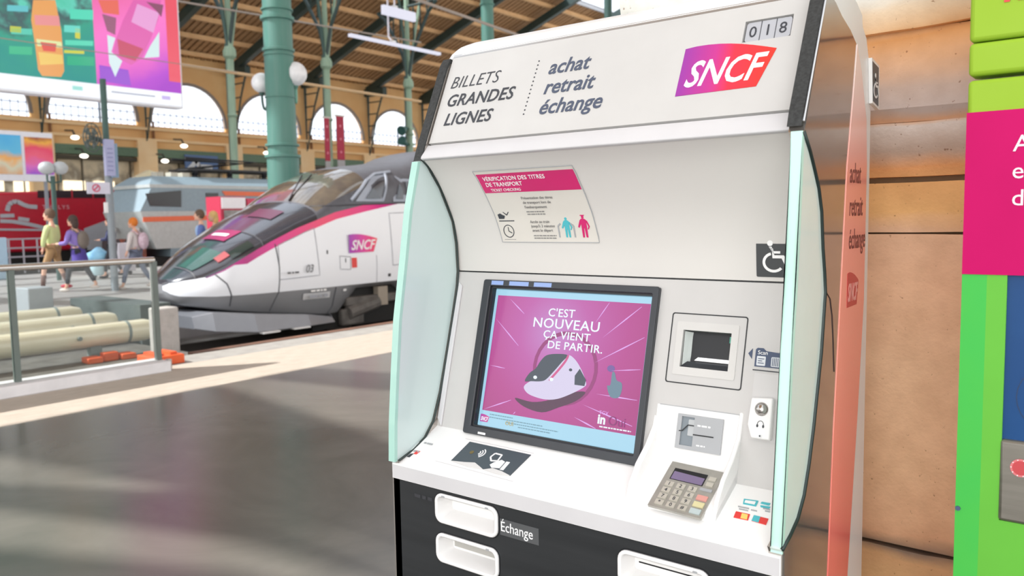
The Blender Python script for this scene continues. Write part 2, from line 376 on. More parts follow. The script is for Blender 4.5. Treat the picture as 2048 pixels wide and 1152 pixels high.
# glazed strip above the boarded slope
gl = MB()
gl.prism([(X1, -20, rz(X1)+.25), (X1+14, -20, rz(X1+14)+.25), (X1+14, -20, rz(X1+14)+.28), (X1, -20, rz(X1)+.28)], (0, 130, 0))
sky = gl.build('window_20', glassm, kind='structure', label='glazed strip of the station roof')
for k in range(0, 7): MB().box(X1+k*2.2, X1+k*2.2+.16, -20, 110, rz(X1+k*2.2)-.1, rz(X1+k*2.2)+.2).build('glazing_bar', mat('glazing_bar_white', 'C9CCD2', .5), sky)
# ---- near stone pillar behind the machine
def pillar_material():
    m = bpy.data.materials.new('pillar_stone'); m.use_nodes = True; N = m.node_tree.nodes; L = m.node_tree.links; b = N['Principled BSDF']
    t = N.new('ShaderNodeTexCoord'); sp = N.new('ShaderNodeSeparateXYZ'); L.new(t.outputs['Object'], sp.inputs[0])
    mp = N.new('ShaderNodeMapping'); mp.inputs['Scale'].default_value = (1, 1, 3); L.new(t.outputs['Object'], mp.inputs[0])
    n1 = N.new('ShaderNodeTexNoise'); n1.inputs['Scale'].default_value = 3.5; n1.inputs['Detail'].default_value = 6; L.new(mp.outputs[0], n1.inputs[0])
    ma = N.new('ShaderNodeMath'); ma.operation = 'MULTIPLY_ADD'; ma.inputs[1].default_value = .07; L.new(n1.outputs[0], ma.inputs[0]); L.new(sp.outputs['Z'], ma.inputs[2])
    mr = N.new('ShaderNodeMapRange'); mr.inputs[1].default_value = .635; mr.inputs[2].default_value = 2.235; L.new(ma.outputs[0], mr.inputs[0])
    r = N.new('ShaderNodeValToRGB'); L.new(mr.outputs[0], r.inputs[0])
    zs = lambda z: (z-.6)/1.6
    st = [(.62, 'C79A6A'), (.72, 'B98A60'), (.745, '6E5A4C'), (.78, 'C59470'), (.95, 'D2A27C'), (1.2, 'D6A480'), (1.42, 'CFA07E'), (1.52, 'C99C7C'), (1.545, 'D0A281'), (1.60, 'CE9A63'), (1.665, 'C78F5A'), (1.70, 'CB8A58'), (1.745, 'A88E7E'), (1.80, 'B9A79C'), (1.815, 'BC8C68'), (1.84, 'A8958C'), (1.90, 'A58B7C'), (1.96, 'BD8F6C'), (2.02, 'C08550'), (2.045, 'C99F76'), (2.09, 'C2A78A'), (2.13, 'B9B3A9')]  # grey bands put both dirt and light on the mouldings into the colour
    cr = r.color_ramp
    while len(cr.elements) < len(st): cr.elements.new(.5)
    for e, (z, c) in zip(cr.elements, st): e.position = zs(z)
    for e, (z, c) in zip(cr.elements, st): e.color = tuple(min(.93, v*k_) for v, k_ in zip(lin(c), (1.5, 1.68, 1.85)))+(1,)
    # specks and blotches
    n2 = N.new('ShaderNodeTexNoise'); n2.inputs['Scale'].default_value = 95; n2.inputs['Detail'].default_value = 2; L.new(t.outputs['Object'], n2.inputs[0])
    r2 = N.new('ShaderNodeValToRGB'); L.new(n2.outputs[0], r2.inputs[0]); r2.color_ramp.elements[0].position = .24; r2.color_ramp.elements[1].position = .31
    r2.color_ramp.elements[0].color = (.45, .32, .24, 1); r2.color_ramp.elements[1].color = (1, 1, 1, 1)
    n3 = N.new('ShaderNodeTexNoise'); n3.inputs['Scale'].default_value = 16; n3.inputs['Detail'].default_value = 8; L.new(t.outputs['Object'], n3.inputs[0])
    r3 = N.new('ShaderNodeValToRGB'); L.new(n3.outputs[0], r3.inputs[0]); r3.color_ramp.elements[0].position = .3; r3.color_ramp.elements[1].position = .65
    r3.color_ramp.elements[0].color = (.90, .86, .82, 1); r3.color_ramp.elements[1].color = (1.05, 1.04, 1.02, 1)
    m1 = N.new('ShaderNodeMix'); m1.data_type = 'RGBA'; m1.blend_type = 'MULTIPLY'; m1.inputs[0].default_value = .8; L.new(r.outputs[0], m1.inputs[6]); L.new(r2.outputs[0], m1.inputs[7])
    m2 = N.new('ShaderNodeMix'); m2.data_type = 'RGBA'; m2.blend_type = 'MULTIPLY'; m2.inputs[0].default_value = .9; L.new(m1.outputs[2], m2.inputs[6]); L.new(r3.outputs[0], m2.inputs[7])
    L.new(m2.outputs[2], b.inputs['Base Color']); b.inputs['Roughness'].default_value = .75
    bn = N.new('ShaderNodeBump'); bn.inputs['Strength'].default_value = .35; bn.inputs['Distance'].default_value = .003; L.new(n2.outputs[0], bn.inputs['Height']); L.new(bn.outputs[0], b.inputs['Normal'])
    return m
pillm = pillar_material()
PX0, PX1, PY = -1.27, 1.4, 2.2
wr = MB().box(PX0+.03, PX1, PY+.045, PY+1.4, 0, 4.6).build('wall_right', mat('mortar', '9C8468', .9, bump=.3), kind='structure', label='weathered tan stone pillar behind the ticket machine')
def course(z0, z1, prof, rough=.002):
    nx, nz = 60, max(3, int((z1-z0)/.03)); rows = []
    for j in range(nz+1):
        z = z0+(z1-z0)*j/nz; row = []
        for i in range(nx+1):
            x = PX0+(PX1-PX0)*i/nx
            e = min(j, nz-j)
            y = PY+interp(z, prof)+(noise.fractal(Vector((x*6, z*14, 3.1)), 1, 2, 4))*rough*2+(.004 if e == 0 else 0)
            zz = z+(noise.noise(Vector((x*5, z0*9, 1)))*rough*1.5 if e == 0 else 0)
            row.append(Vector((x, y, zz)))
        rows.append(row)
    mb = MB(); mb.grid(rows)
    back = [[Vector((p.x, PY+.06, p.z)) for p in r] for r in (rows[-1], rows[0])]
    mb.grid([rows[-1], back[0]]); mb.grid([back[1], rows[0]])
    mb.grid([[Vector((PX0, PY+1.4, r[0].z)), r[0]] for r in rows])
    return mb.build('stone_block', pillm, wr, smooth='auto')
for z0, z1, pf, rg in [(0, .735, [(0, 0)], .006), (.747, 1.541, [(0, 0)], .0025), (1.5455, 1.668, [(0, 0)], .002),
                       (1.682, 1.812, [(1.682, .004), (1.74, -.004), (1.79, -.022), (1.812, -.02)], .003),
                       (1.814, 2.04, [(1.814, -.012), (1.832, -.012), (1.838, -.03), (1.86, -.025), (1.95, .0), (2.04, .012)], .002),
                       (2.043, 2.15, [(2.043, -.008), (2.06, -.02), (2.15, -.03)], .010), (2.153, 2.6, [(0, -.03)], .008), (2.61, 3.3, [(0, -.02)], .004), (3.31, 4.6, [(0, -.02)], .004)]:
    course(z0, z1, pf, rg)
# ================================================================== TICKET MACHINE
XA, XB = -1.515, -.541        # inner faces of the side panels
XO0, XO1 = -1.54, -.515
KM = empty('ticket_machine', (-1.03, 1.75, 0), 'white and charcoal rail ticket machine with a magenta touch screen, standing against the stone pillar', 'ticket machine')
FA = Fr((0, 1.592, 1.04), (1, 0, 0), (0, .106, .413)); FS = Fr((0, 1.444, .970), (1, 0, 0), (0, .148, .070))
FH = Fr((0, 1.583, 1.793), (1, 0, 0), (0, .105, .237)); FF = Fr((0, 1.447, 0), (1, 0, 0), (0, 0, 1)); FRt = Fr((XO1, 0, 0), (0, 1, 0), (0, 0, 1))
CAN = [(1.563, 1.752), (1.582, 1.737), (1.598, 1.721), (1.616, 1.70), (1.631, 1.676), (1.647, 1.652), (1.659, 1.629), (1.671, 1.606), (1.680, 1.58), (1.689, 1.55), (1.694, 1.52), (1.697, 1.488), (1.698, 1.455)]
def can_y(z): return interp(z, [(q, p) for p, q in CAN][::-1])
def can_fr(z, x=0):
    y0, y1 = can_y(z-.01), can_y(z+.01); return Fr((0, can_y(z), z), (1, 0, 0), (0, y1-y0, .02))
# casing: rounded top and back
TOP = [(1.70, 2.0), (1.69, 2.035), (1.70, 2.052), (1.72, 2.066), (1.745, 2.076), (1.775, 2.08), (1.81, 2.077), (1.85, 2.066), (1.89, 2.048), (1.925, 2.024), (1.955, 1.99), (1.978, 1.945), (1.991, 1.89), (1.998, 1.82), (2.0, 1.74), (2.0, 1.2), (2.0, .6), (2.0, 0.02), (1.72, .02), (1.72, 1.0)]
cxm, czm = 1.85, 1.2
def inset(prof, e):
    return [(y+(e if y < 1.80 and z < 2.03 else (-e if y > 1.9 else 0)), z-(e*1.0 if z > 2.0 else (e*.5 if z > 1.9 else 0))) for y, z in prof]
rows = []
for x, e in [(XO0-.002, .030), (XO0+.004, .018), (XO0+.014, .009), (XO0+.03, .003), (XO0+.06, 0), (-1.03, 0), (XO1-.06, 0), (XO1-.03, .003), (XO1-.014, .009), (XO1-.004, .018), (XO1+.002, .030)]:
    pr = inset(TOP, e); rows.append([Vector((x, y, z)) for y, z in pr+[pr[0]]])
mb = MB().grid(rows); mb.add(rows[0][:-1], [tuple(range(len(TOP)))]); mb.add(rows[-1][:-1], [tuple(range(len(TOP)))[::-1]])
mb.build('casing', white, KM, smooth='auto')
# canopy shell (fills behind header, canopy and fascia)
MB().profx([(1.60, 1.79)]+CAN+[(1.72, 1.45), (1.72, 2.0), (1.69, 2.0)], XA, XB).build('canopy', offwhite, KM, smooth='auto')
MB().profx([(1.583, 1.7905), (1.556, 1.760), (1.555, 1.754), (1.563, 1.750), (1.60, 1.765), (1.60, 1.7905)], XA, XB).build('canopy_lip', lipwhite, KM, bevel=.002)
hd = plate(FH, XA+.004, XB-.003, .003, .262, [(-.684, -.584, .170, .220)], .02).build('header_panel', mat('header_plastic', 'C9C8C6', .35), KM)
MB().profx([(1.594, 1.787), (1.70, 2.028), (1.72, 2.02), (1.72, 1.787)], XA, XB).build('header_backing', black, KM)
fpoly(FH, [(XA+.004, .258), (XB-.003, .258), (XB-.003, .268), (XA+.004, .268)], .0, 'header_rim', silver, KM, t=.01)
# number plate
npx = rrect(-.681, -.587, .1725, .218, .006); np_ = fpoly(FH, npx, -.004, 'number_plate', mat('number_grey', 'B4B6BC', .5), KM, t=.004)
for k in (1, 2): frect(FH, -.681+k*.0313-.0006, -.681+k*.0313+.0006, .1725, .218, -.0032, 'divider', textdark, np_, t=.0008)
for k, ch in enumerate('018'): text(FH, ch, -.6655+k*.0313, .1825, .036, textdark, np_, d=-.0033, align='CENTER', sx=.95)
# header lettering
text(FH, 'BILLETS', -1.492, .162, .050, textdark, hd, bold=-.0006, shear=.22, sx=.95, sp=1.04)
text(FH, 'GRANDES', -1.488, .108, .049, textdark, hd, bold=.0006, shear=.18, sx=.98, sp=1.05)
text(FH, 'LIGNES', -1.478, .052, .049, textdark, hd, bold=.0006, shear=.18, sx=.98, sp=1.04)
for i, s in enumerate(('achat', 'retrait', 'échange')): text(FH, s, -1.172-.000*i, .163-.0545*i, .056, textgrey, hd, bold=.0007, shear=.2, sx=.97)
mb = MB()
for i in range(14):
    b = .205-i*.0112; a = -1.212+.0*(i)+(b-.13)*.04
    mb.prism([FH(*p, .0004) for p in circ(a, b, .0021, 8)], FH.n*.0006)
mb.build('dotted_line', textdark, hd)
def logo(fr, a0, a1, b0, b1, parent, name='rail_logo', m=None, d=.001, tm=None, sk=.10, ext=.0004):
    """magenta to red shield with slanted left edge, bulging top and white letters"""
    w, h = a1-a0, b1-b0; pts = [(a0, b0), (a0+.86*w, b0+.02*h), (a1, b0+.72*h)]
    for i in range(1, 9): t = i/8; pts.append((a1-w*t*.99, b0+h*(.72+.30*math.sin(math.pi*min(1, t*.95)*.62)*(1-.10*t)) if t < .98 else b0+.97*h))
    o = fpoly(fr, pts, d, name, m, parent, t=.0008 if w < .4 else .004)
    text(fr, 'SNCF', a0+.46*w, b0+.17*h, h*.72, tm or txwhite, o, d=d+.0002, shear=.35, bold=h*.012, sx=.92*w/h/2.05*1.02, align='CENTER', ext=ext)
    return o
KO = org(KM)
logom = grad_mat('logo_gradient', [(0, '96309A'), (.35, 'BE2C86'), (.55, 'D82A42'), (1, 'DC301C')], (1, 0, 0), -.805-KO.x, -.607-KO.x, rough=.6)
logo(FH, -.812, -.607, .060, .178, hd, m=logom)
# poster that follows the canopy curve
POST = dict(xt=(-1.376, -1.072), xb=(-1.354, -1.055), zt=1.718, zb=1.535)
def post_pt(s, t, d=0):       # s across 0..1, t up 0..1
    z = POST['zb']+(POST['zt']-POST['zb'])*t; x = [POST['xb'][i]+(POST['xt'][i]-POST['xb'][i])*t for i in (0, 1)]
    f = can_fr(z); return f(x[0]+(x[1]-x[0])*s, 0, d)
def post_strip(s0, s1, t0, t1, d, name, m, parent, n=14):
    n = max(2, int(n*(t1-t0))+1); rows = [[post_pt(s0, t0+(t1-t0)*i/n, d), post_pt(s1, t0+(t1-t0)*i/n, d)] for i in range(n+1)]
    return MB().grid([[b, a] for a, b in rows]).build(name, m, parent, smooth=True)
pst = post_strip(0, 1, 0, 1, .0012, 'notice', mat('notice_paper', 'DAD6CE', .4), KM)
post_strip(0.01, .99, .70, .955, .0018, 'heading_band', magenta, pst)
edge = [post_pt(s, t, .0015) for s, t in [(0, i/12) for i in range(13)]+[(1, 1-i/12) for i in range(13)]+[(0, 0)]]
MB().tube(edge, .0012, 5).build('notice_frame', greyp, pst)
def ptext(s, ss, t, size, m, **k):
    z = POST['zb']+(POST['zt']-POST['zb'])*t; f = can_fr(z); p = post_pt(ss, t); text(f, s, p.x, 0, size, m, pst, d=.0024, **k)
ptext('VÉRIFICATION DES TITRES', .06, .865, .0165, txwhite, bold=.0001, sx=.95, sp=1.05); ptext('DE TRANSPORT', .06, .787, .0165, txwhite, bold=.0001, sx=.95, sp=1.05); ptext('TICKET CHECKING', .09, .72, .011, txwhite)
pgrey = mat('print_grey', '8E8D8B', .5)
for i, s in enumerate(('Présentation des titres', 'de transport lors de', "l'embarquement")): ptext(s, .36, .60-i*.062, .0105, pgrey)
for t_ in (.42, .385): z_ = POST['zb']+(POST['zt']-POST['zb'])*t_; dashes(can_fr(z_), post_pt(.36, t_).x, 0, .055, .003, pgrey, pst, d=.0022)
for i, s in enumerate(('Accès au train', "jusqu'à 2 minutes", 'avant le départ')): ptext(s, .36, .27-i*.06, .0105, pgrey)
for t_ in (.085, .05): z_ = POST['zb']+(POST['zt']-POST['zb'])*t_; dashes(can_fr(z_), post_pt(.36, t_).x, 0, .07, .003, pgrey, pst, d=.0022)
fz = can_fr(1.60)
strokes(fz, [[(-1.334, .016), (-1.320, .032), (-1.308, .022), (-1.322, .006), (-1.334, .016)], [(-1.352, -.010), (-1.302, -.010)]], .0025, .002, 'hand_icon', textdark, pst)
MB().prism([fz(a, b, .001) for a, b in [(-1.352, .008), (-1.343, .011), (-1.337, .007), (-1.329, .004), (-1.333, -.004), (-1.350, -.004)]], fz.n*.0012).build('hand_icon', textdark, pst)
fz = can_fr(1.557)
strokes(fz, [circ(-1.327, .007, .0165, 20)+[(-1.3105, .007)], [(-1.327, .018), (-1.327, .007), (-1.317, .002)], [(-1.345, -.016), (-1.308, -.016)]], .0022, .002, 'clock_icon', textdark, pst)
fz = can_fr(1.565)
def pictogram(fr, a, b, h, m, parent, cap=False):
    mb = MB(); q = lambda pts: mb.prism([fr(a+x*h, b+y*h, .0012) for x, y in pts], fr.n*.0012)
    q([(-.13, .0), (-.04, .0), (-.01, .42), (.02, .42), (.05, 0), (.14, 0), (.15, .80), (.05, .86), (-.08, .86), (-.17, .78), (-.30, .48), (-.24, .44), (-.12, .62)])
    q([(x/h*1, .93+y/h) for x, y in circ(0, 0, .07*h, 12)])
    if cap: q([(-.12, .98), (.1, .98), (.12, 1.06), (-.10, 1.08)])
    q([(.12, .78), (.20, .76), (.30, .5), (.22, .36), (.18, .38), (.23, .5)])
    mb.build('pictogram', m, parent)
pictogram(fz, -1.142, -.018, .052, cyanp, pst); pictogram(fz, -1.092, -.018, .056, magenta, pst, True)
strokes(fz, [[(-1.168, -.018), (-1.168, .012), (-1.160, .018)], [(-1.122, -.018), (-1.122, .012), (-1.13, .018)]], .004, .0024, 'pictogram', greyp, pst)
# accessibility sticker right end of the canopy
def wheelchair(fr, a, b, s, m, parent, d=.003):
    mb = MB(); q = lambda pts: mb.prism([fr(a+x*s, b+y*s, d-.0004) for x, y in pts], fr.n*.0006)
    q(circ(.02, .86, .085, 14))
    q([(-.02, .76), (.07, .76), (.09, .42), (.36, .42), (.50, .12), (.60, .16), (.43, .51), (.15, .51), (.13, .56), (.32, .56), (.32, .63), (.12, .63), (.11, .70)])
    n = 16; o = [(.12+.33*math.cos(math.radians(105+i*215/n)), .30+.30*math.sin(math.radians(105+i*215/n))) for i in range(n+1)]
    i_ = [(.12+.25*math.cos(math.radians(105+i*215/n)), .30+.22*math.sin(math.radians(105+i*215/n))) for i in range(n+1)]
    for k in range(n): q([o[k], o[k+1], i_[k+1], i_[k]])
    return mb.build('wheelchair_symbol', m, parent)
fz = can_fr(1.49)
st = fpoly(fz, rrect(-.666, XB-.001, -.026, .060, .003), .0022, 'access_sticker', mat('sticker_dark', '3E4143', .4), KM)
wheelchair(fz, -.637, -.016, .072, txwhite, st)
# fascia with screen and scanner openings
SH = (-1.392, -.902, .012, .392); WH = (-.822, -.709, .229, .3115)
plate(FA, XA, XB, -.004, .4245, [SH, WH], .008).build('fascia', mat('fascia_plastic', 'C6C4C2', .42), KM)
MB().profx([(1.585, 1.0), (1.615, 1.04), (1.70, 1.37), (1.72, 1.37), (1.72, 1.0)], XA, XB).build('fascia_backing', black, KM)
frect(FA, XA, XB, .4235, .4272, -.0005, 'fascia_seam', black, KM, t=.006)
MB().prism([FA(XA+.001, .02, 0), FA(XA+.018, .0, 0), FA(XA+.021, .385, 0), FA(XA+.008, .395, 0)], FA.n*.006).build('fascia_trim', lipwhite, KM, bevel=.002)
# screen
bz = ring(FA, rrect(-1.413, -.889, -.004, .405, .006), rrect(-1.389, -.905, .017, .388, .003), -.012, .012).build('screen_bezel', bezelm, KM, bevel=.002)
ring(FA, rrect(-1.389, -.905, .017, .388, .003), rrect(-1.383, -.9075, .021, .383, .002), -.020, .006).build('bezel_inner_rim', black, bz)
frect(FA, -1.36, -1.335, -.0005, .005, .0128, 'label_sticker', txwhite, bz, t=.001)
for a0, a1 in ((-1.385, -1.345), (-1.325, -1.262), (-1.245, -1.19)): frect(FA, a0, a1, .391, .402, .0124, 'reflective_label', mat('label_blue', '8FA8DC', .3), bz, t=.0008)
scrb = mat('screen_pale_blue', 'A9D8EE', emit=.92, rough=.1, col2='A2D2EA')
S0, S1, T0, T1 = -1.384, -.906, .019, .384
scr = frect(FA, S0, S1, T0, T1, -.010, 'screen', scrb, KM, t=.004)
def sp(u, v): return (S0+(S1-S0)*u, T0+(T1-T0)*v)   # screen coordinates 0..1
cen = FA(*sp(.43, .72), -.009)-KO
adm = grad_mat('advert_pink', [(0, 'C98AD0'), (.35, 'C458AE'), (.7, 'BC3C94'), (1, 'B23486')], lo=0, hi=.30, radial=tuple(cen), emit=.85, rough=.1, noise_amt=.03)
ad = fpoly(FA, [sp(.022, .115), sp(.978, .115), sp(.978, .952), sp(.022, .952)], -.0092, 'advert', adm, scr, t=.0006)
def em(n, c, e=1): return mat(n, c, emit=e, col2=c, rough=.2)
ew, er, eg, ek = em('glow_white', 'EAF4FF', .95), em('glow_ray', 'E0A8F0', .9), em('glow_grey', '6C8CA0', .8), em('glow_slate', '43505F', .7)
for i, (s, u, v, sz) in enumerate([("C'EST", 0, 0, .029), ('NOUVEAU', 0, 0, .035), ('ÇA VIENT', 0, 0, .0275), ('DE PARTIR.', 0, 0, .0275)]):
    a, b = fpx(FA, *((1092, 631), (1061, 652), (1082, 674), (1090, 695))[i]); text(FA, s, a, b, sz, ew, ad, d=-.0080, bold=.0002, sx=(1.1, 1.17, 1.12, 1.14)[i], sp=1.05)
def line_s(pts, w, m, name, d=-.0085, par=None): return strokes(FA, [[sp(*p) for p in pts]], w, d, name, m, par or ad, t=.0002)
for p, q, w in [((.11, .93), (.22, .83), .003), ((.03, .78), (.21, .60), .003), ((.03, .44), (.14, .43), .0025), ((.03, .12), (.21, .215), .003), ((.675, .80), (.745, .945), .0025), ((.73, .71), (.93, .93), .003), ((.70, .54), (.965, .735), .003), ((.80, .50), (.965, .53), .0025), ((.73, .34), (.965, .335), .003), ((.66, .26), (.955, .17), .0035), ((.62, .17), (.755, .0+.118), .0035), ((.235, .118), (.25, .14), .002)]:
    mb = MB(); a, b = Vector(sp(*p)), Vector(sp(*q)); dd = (b-a).normalized(); pv = Vector((-dd.y, dd.x))*w/2
    mid = a.lerp(b, .6)
    mb.prism([FA(*(a), -.0089), FA(*(mid-pv), -.0089), FA(*(b-pv*.3), -.0089), FA(*(b+pv*.3), -.0089), FA(*(mid+pv), -.0089)], FA.n*.0003); mb.build('light_ray', er, ad)
rc = fpx(FA, 1125, 736)
rg = [(rc[0]+.096*math.cos(t), rc[1]+.092*math.sin(t)) for t in [2*math.pi*i/28 for i in range(28)]]
rg2 = [(rc[0]+.086*math.cos(t), rc[1]+.082*math.sin(t)) for t in [2*math.pi*i/28 for i in range(28)]]
ring(FA, rg, rg2, -.0090, -.0087).build('ring_mark', em('glow_ring', 'A0307E', .8), ad)
def spoly(pts, m, name, d): return fpoly(FA, [sp(*p) for p in (smooth(pts) if len(pts) > 6 else pts)], d, name, m, ad, t=.0003)
spoly([(.235, .235), (.30, .185), (.42, .165), (.52, .215), (.62, .275), (.67, .34), (.60, .33), (.47, .26), (.35, .225)], em('glow_shadow', '5A2A50', .7), 'train_shadow', -.0085)
spoly([(.285, .325), (.30, .29), (.34, .268), (.42, .255), (.49, .265), (.56, .30), (.655, .37), (.665, .41), (.62, .50), (.575, .555), (.535, .568), (.48, .50), (.42, .42), (.33, .37)], em('glow_trainwhite', 'D8D0EC', .9), 'train_body', -.0082)
spoly([(.285, .36), (.31, .42), (.345, .455), (.37, .51), (.405, .555), (.47, .572), (.535, .57), (.505, .52), (.465, .455), (.42, .39), (.385, .372), (.33, .365)], ek, 'train_cowl', -.0079)
spoly([(.535, .57), (.52, .53), (.48, .46), (.44, .395), (.45, .39), (.49, .45), (.53, .52), (.545, .565)], em('glow_pinkline', 'D2508C', .9), 'train_stripe', -.0077)
spoly([(.60, .38), (.595, .44), (.62, .49), (.665, .42), (.66, .38)], ek, 'train_window', -.0077)
spoly(circ(.565, .475, .010, 10), ek, 'train_window', -.0077)
for a in (.35, .455): spoly(circ(a, .395, .012, 8), ew, 'headlamp', -.0076)
spoly([(.79, .40), (.815, .335), (.86, .335), (.875, .38), (.87, .43), (.84, .445), (.825, .49), (.81, .49), (.808, .41)], eg, 'hand_cursor', -.0085)
spoly(circ(.80, .515, .022, 12), em('glow_violet', '7A5AA8', .8), 'tap_mark', -.0087)
text(FA, 'TGV', *sp(.765, .215), .012, er, ad, d=-.0080, sp=1.1); text(FA, 'in', *sp(.76, .155), .031, ew, ad, d=-.0080, bold=.001); text(FA, 'Oui', *sp(.82, .155), .031, em('glow_plum', '8E2C78', .8), ad, d=-.0080)
dashes(FA, *sp(.775, .132), .085, .003, ew, ad, d=-.0080)
tinyb = em('glow_smallprint', '7CA6B8', .8)
for i in range(4): dashes(FA, *sp((.08, .08, .20, .28)[i], (.090, .070, .052, .034)[i]), (.075, .17, .16, .10)[i], .0026, tinyb, scr, d=-.0085, n=i)
logos = grad_mat('logo_gradient_screen', [(0, 'A03CB0'), (1, 'E0408C')], (1, 0, 0), S0-KO.x, S0+.04-KO.x, emit=.9)
logo(FA, S0+.008, S0+.037, T0+.012, T0+.032, scr, m=logos, d=-.0085, tm=ew, name='small_logo')
text(FA, 'OUI', S0+.092, T0+.014, .015, em('glow_olive', 'C8B060', .8), scr, d=-.0085)
# scanner
ring(FA, rrect(-.8535, -.6755, .1915, .3495, .006), rrect(-.851, -.678, .194, .347, .0045), -.001, .0008).build('scanner_seam', black, KM)
sb = ring(FA, rrect(-.838, -.693, .211, .330, .004), rrect(WH[0], WH[1], WH[2], WH[3], .001), .0, .0015).build('scanner_bezel', mat('bezel_cream', 'CECCC9', .4), KM)
mb = MB(); d = .07
c4 = [(WH[0], WH[2]), (WH[1], WH[2]), (WH[1], WH[3]), (WH[0], WH[3])]; inner = [(WH[0]-.01, WH[2]+.01), (WH[1]+.01, WH[2]+.01), (WH[1]+.01, WH[3]), (WH[0]-.01, WH[3])]
for i in range(4): j = (i+1) % 4; mb.add([FA(*c4[i], -.002), FA(*c4[j], -.002), FA(*inner[j], -d), FA(*inner[i], -d)], [(0, 1, 2, 3)])
mb.add([FA(*p, -d) for p in inner], [(0, 1, 2, 3)])
sw = mb.build('scanner_recess', mat('recess_grey', '7F8684', .4), KM)
MB().prism([FA(WH[0]+.002, WH[2]+.004, -.006), FA(WH[0]+.035, WH[2]+.02, -.06), FA(WH[0]+.045, WH[3]-.03, -.06), FA(WH[0]+.04, WH[3]-.002, -.06), FA(WH[0]+.001, WH[3]-.002, -.006)], (.001, 0, 0)).build('mirror', mat('mirror_grey', 'D5DBD8', .3), sw)
MB().prism([FA(WH[0]+.028, WH[2]+.035, -.03), FA(WH[0]+.05, WH[2]+.05, -.045), FA(WH[0]+.046, WH[3]-.004, -.05), FA(WH[0]+.026, WH[3]-.004, -.035)], (.001, 0, .001)).build('prism_face', mat('prism_grey', 'E4E8E4', .3), sw)
MB().prism([FA(WH[0]+.028, WH[2]+.017, -.012), FA(WH[1], WH[2]+.017, -.012), FA(WH[1], WH[2]+.040, -.045), FA(WH[0]+.036, WH[2]+.040, -.045)], (0, 0, .001)).build('lit_reader_plate', mat('reader_light', 'FFFFFF', emit=1.3, col2='FFFFFF'), sw)
MB().prism([FA(WH[0]+.03, WH[2]+.044, -.04), FA(WH[1], WH[2]+.044, -.04), FA(WH[1], WH[2]+.049, -.05), FA(WH[0]+.035, WH[2]+.049, -.05)], (0, 0, .0015)).build('reader_bar', silver, sw)
MB().prism([FA(WH[0]+.0, WH[2]+.0, -.002), FA(WH[1], WH[2]+.0, -.002), FA(WH[1], WH[2]+.013, -.014), FA(WH[0]+.01, WH[2]+.013, -.014)], (0, 0, .001)).build('reader_sill', bezelm, sw)
frect(FA, WH[1]-.012, WH[1]-.001, WH[3]-.02, WH[3]-.006, -.02, 'lens', mat('lens_teal', '4FA890', .2), sw)
# scanner pointer and pictogram sticker
fpoly(FA, [(-.668, .272), (-.659, .283), (-.659, .261)], .0012, 'arrow_mark', navy, KM)
sk = fpoly(FA, [(-.652, .246), (-.565, .246), (-.565, .282), (-.598, .282), (-.602, .278), (-.63, .280), (-.636, .2855), (-.648, .2855), (-.652, .282)], .0014, 'scan_sticker', navy, KM)
text(FA, 'Scan', -.647, .272, .012, txwhite, sk, d=.0018)
fpoly(FA, rrect(-.648, -.629, .2485, .2685, .002), .0018, 'ticket_icon', mat('icon_pale', 'D5D9DE', .4), sk)
fpoly(FA, rrect(-.617, -.597, .2485, .2685, .002), .0018, 'barcode_icon', mat('icon_pale', 'D5D9DE', .4), sk)
for i in range(5): frect(FA, -.6145+i*.0036, -.6130+i*.0036, .2500, .2670, .0022, 'barcode_bar', navy, sk, t=.0004)
strokes(FA, [[(-.645, .263), (-.632, .263)], [(-.645, .2585), (-.636, .2585)], [(-.645, .254), (-.632, .254)]], .0016, .0022, 'ticket_line', navy, sk)
frect(FA, -.655, XB, .2375, .2398, .001, 'rule_line', bezelm, KM)
# shelf
MB().profx([(1.444, .930), (1.444, .9695), (1.592, 1.0395), (1.64, 1.06), (1.64, .93)], XO0+.002, XO1-.002).build('shelf', shelfm, KM)
frect(FF, XO0+.004, XO1-.004, .9315, .966, .0042, 'shelf_lip', lipwhite, KM, t=.002)
pd = fpoly(FS, [(-1.372, .049), (-1.180, .045), (-1.171, .125), (-1.369, .127)], .0012, 'contactless_pad', slate, KM)
strokes(FS, [[(-1.415, .038), (-1.16, .030)], [(-1.39, .135), (-1.168, .132)]], .0012, .0006, 'pad_groove', lipwhite, KM)
fpoly(FS, [(-1.372, .0485), (-1.33, .054), (-1.30, .060), (-1.275, .050), (-1.262, .044), (-1.31, .042)], .0022, 'peeled_corner', mat('backing_paper', 'DCDCDA', .6), pd)
fpoly(FS, [(-1.262, .044), (-1.24, .055), (-1.21, .052), (-1.180, .0445), (-1.21, .040)], .0022, 'peeled_corner', mat('backing_paper', 'DCDCDA', .6), pd)
arcs = [[(-1.318+r*math.cos(t), .096+.8*r*math.sin(t)) for t in [math.radians(-55+i*11) for i in range(11)]] for r in (.008, .015, .022)]
strokes(FS, arcs, .0032, .0018, 'wave_icon', txwhite, pd)
fpoly(FS, circ(-1.335, .092, .006, 12), .0018, 'contact_spot', mat('gold_spot', '8B7B50', .3, .6), pd)
strokes(FS, [[(-1.268, .105), (-1.246, .104), (-1.244, .082), (-1.262, .078), (-1.272, .09), (-1.268, .105)]], .0045, .0018, 'card_icon', txwhite, pd)
fpoly(FS, [(-1.25, .075), (-1.235, .088), (-1.222, .084), (-1.222, .06), (-1.245, .056), (-1.256, .064)], .0018, 'hand_icon', txwhite, pd)
fpoly(FS, [(-1.219, .086), (-1.208, .086), (-1.208, .056), (-1.219, .056)], .0018, 'sleeve_icon', txwhite, pd)
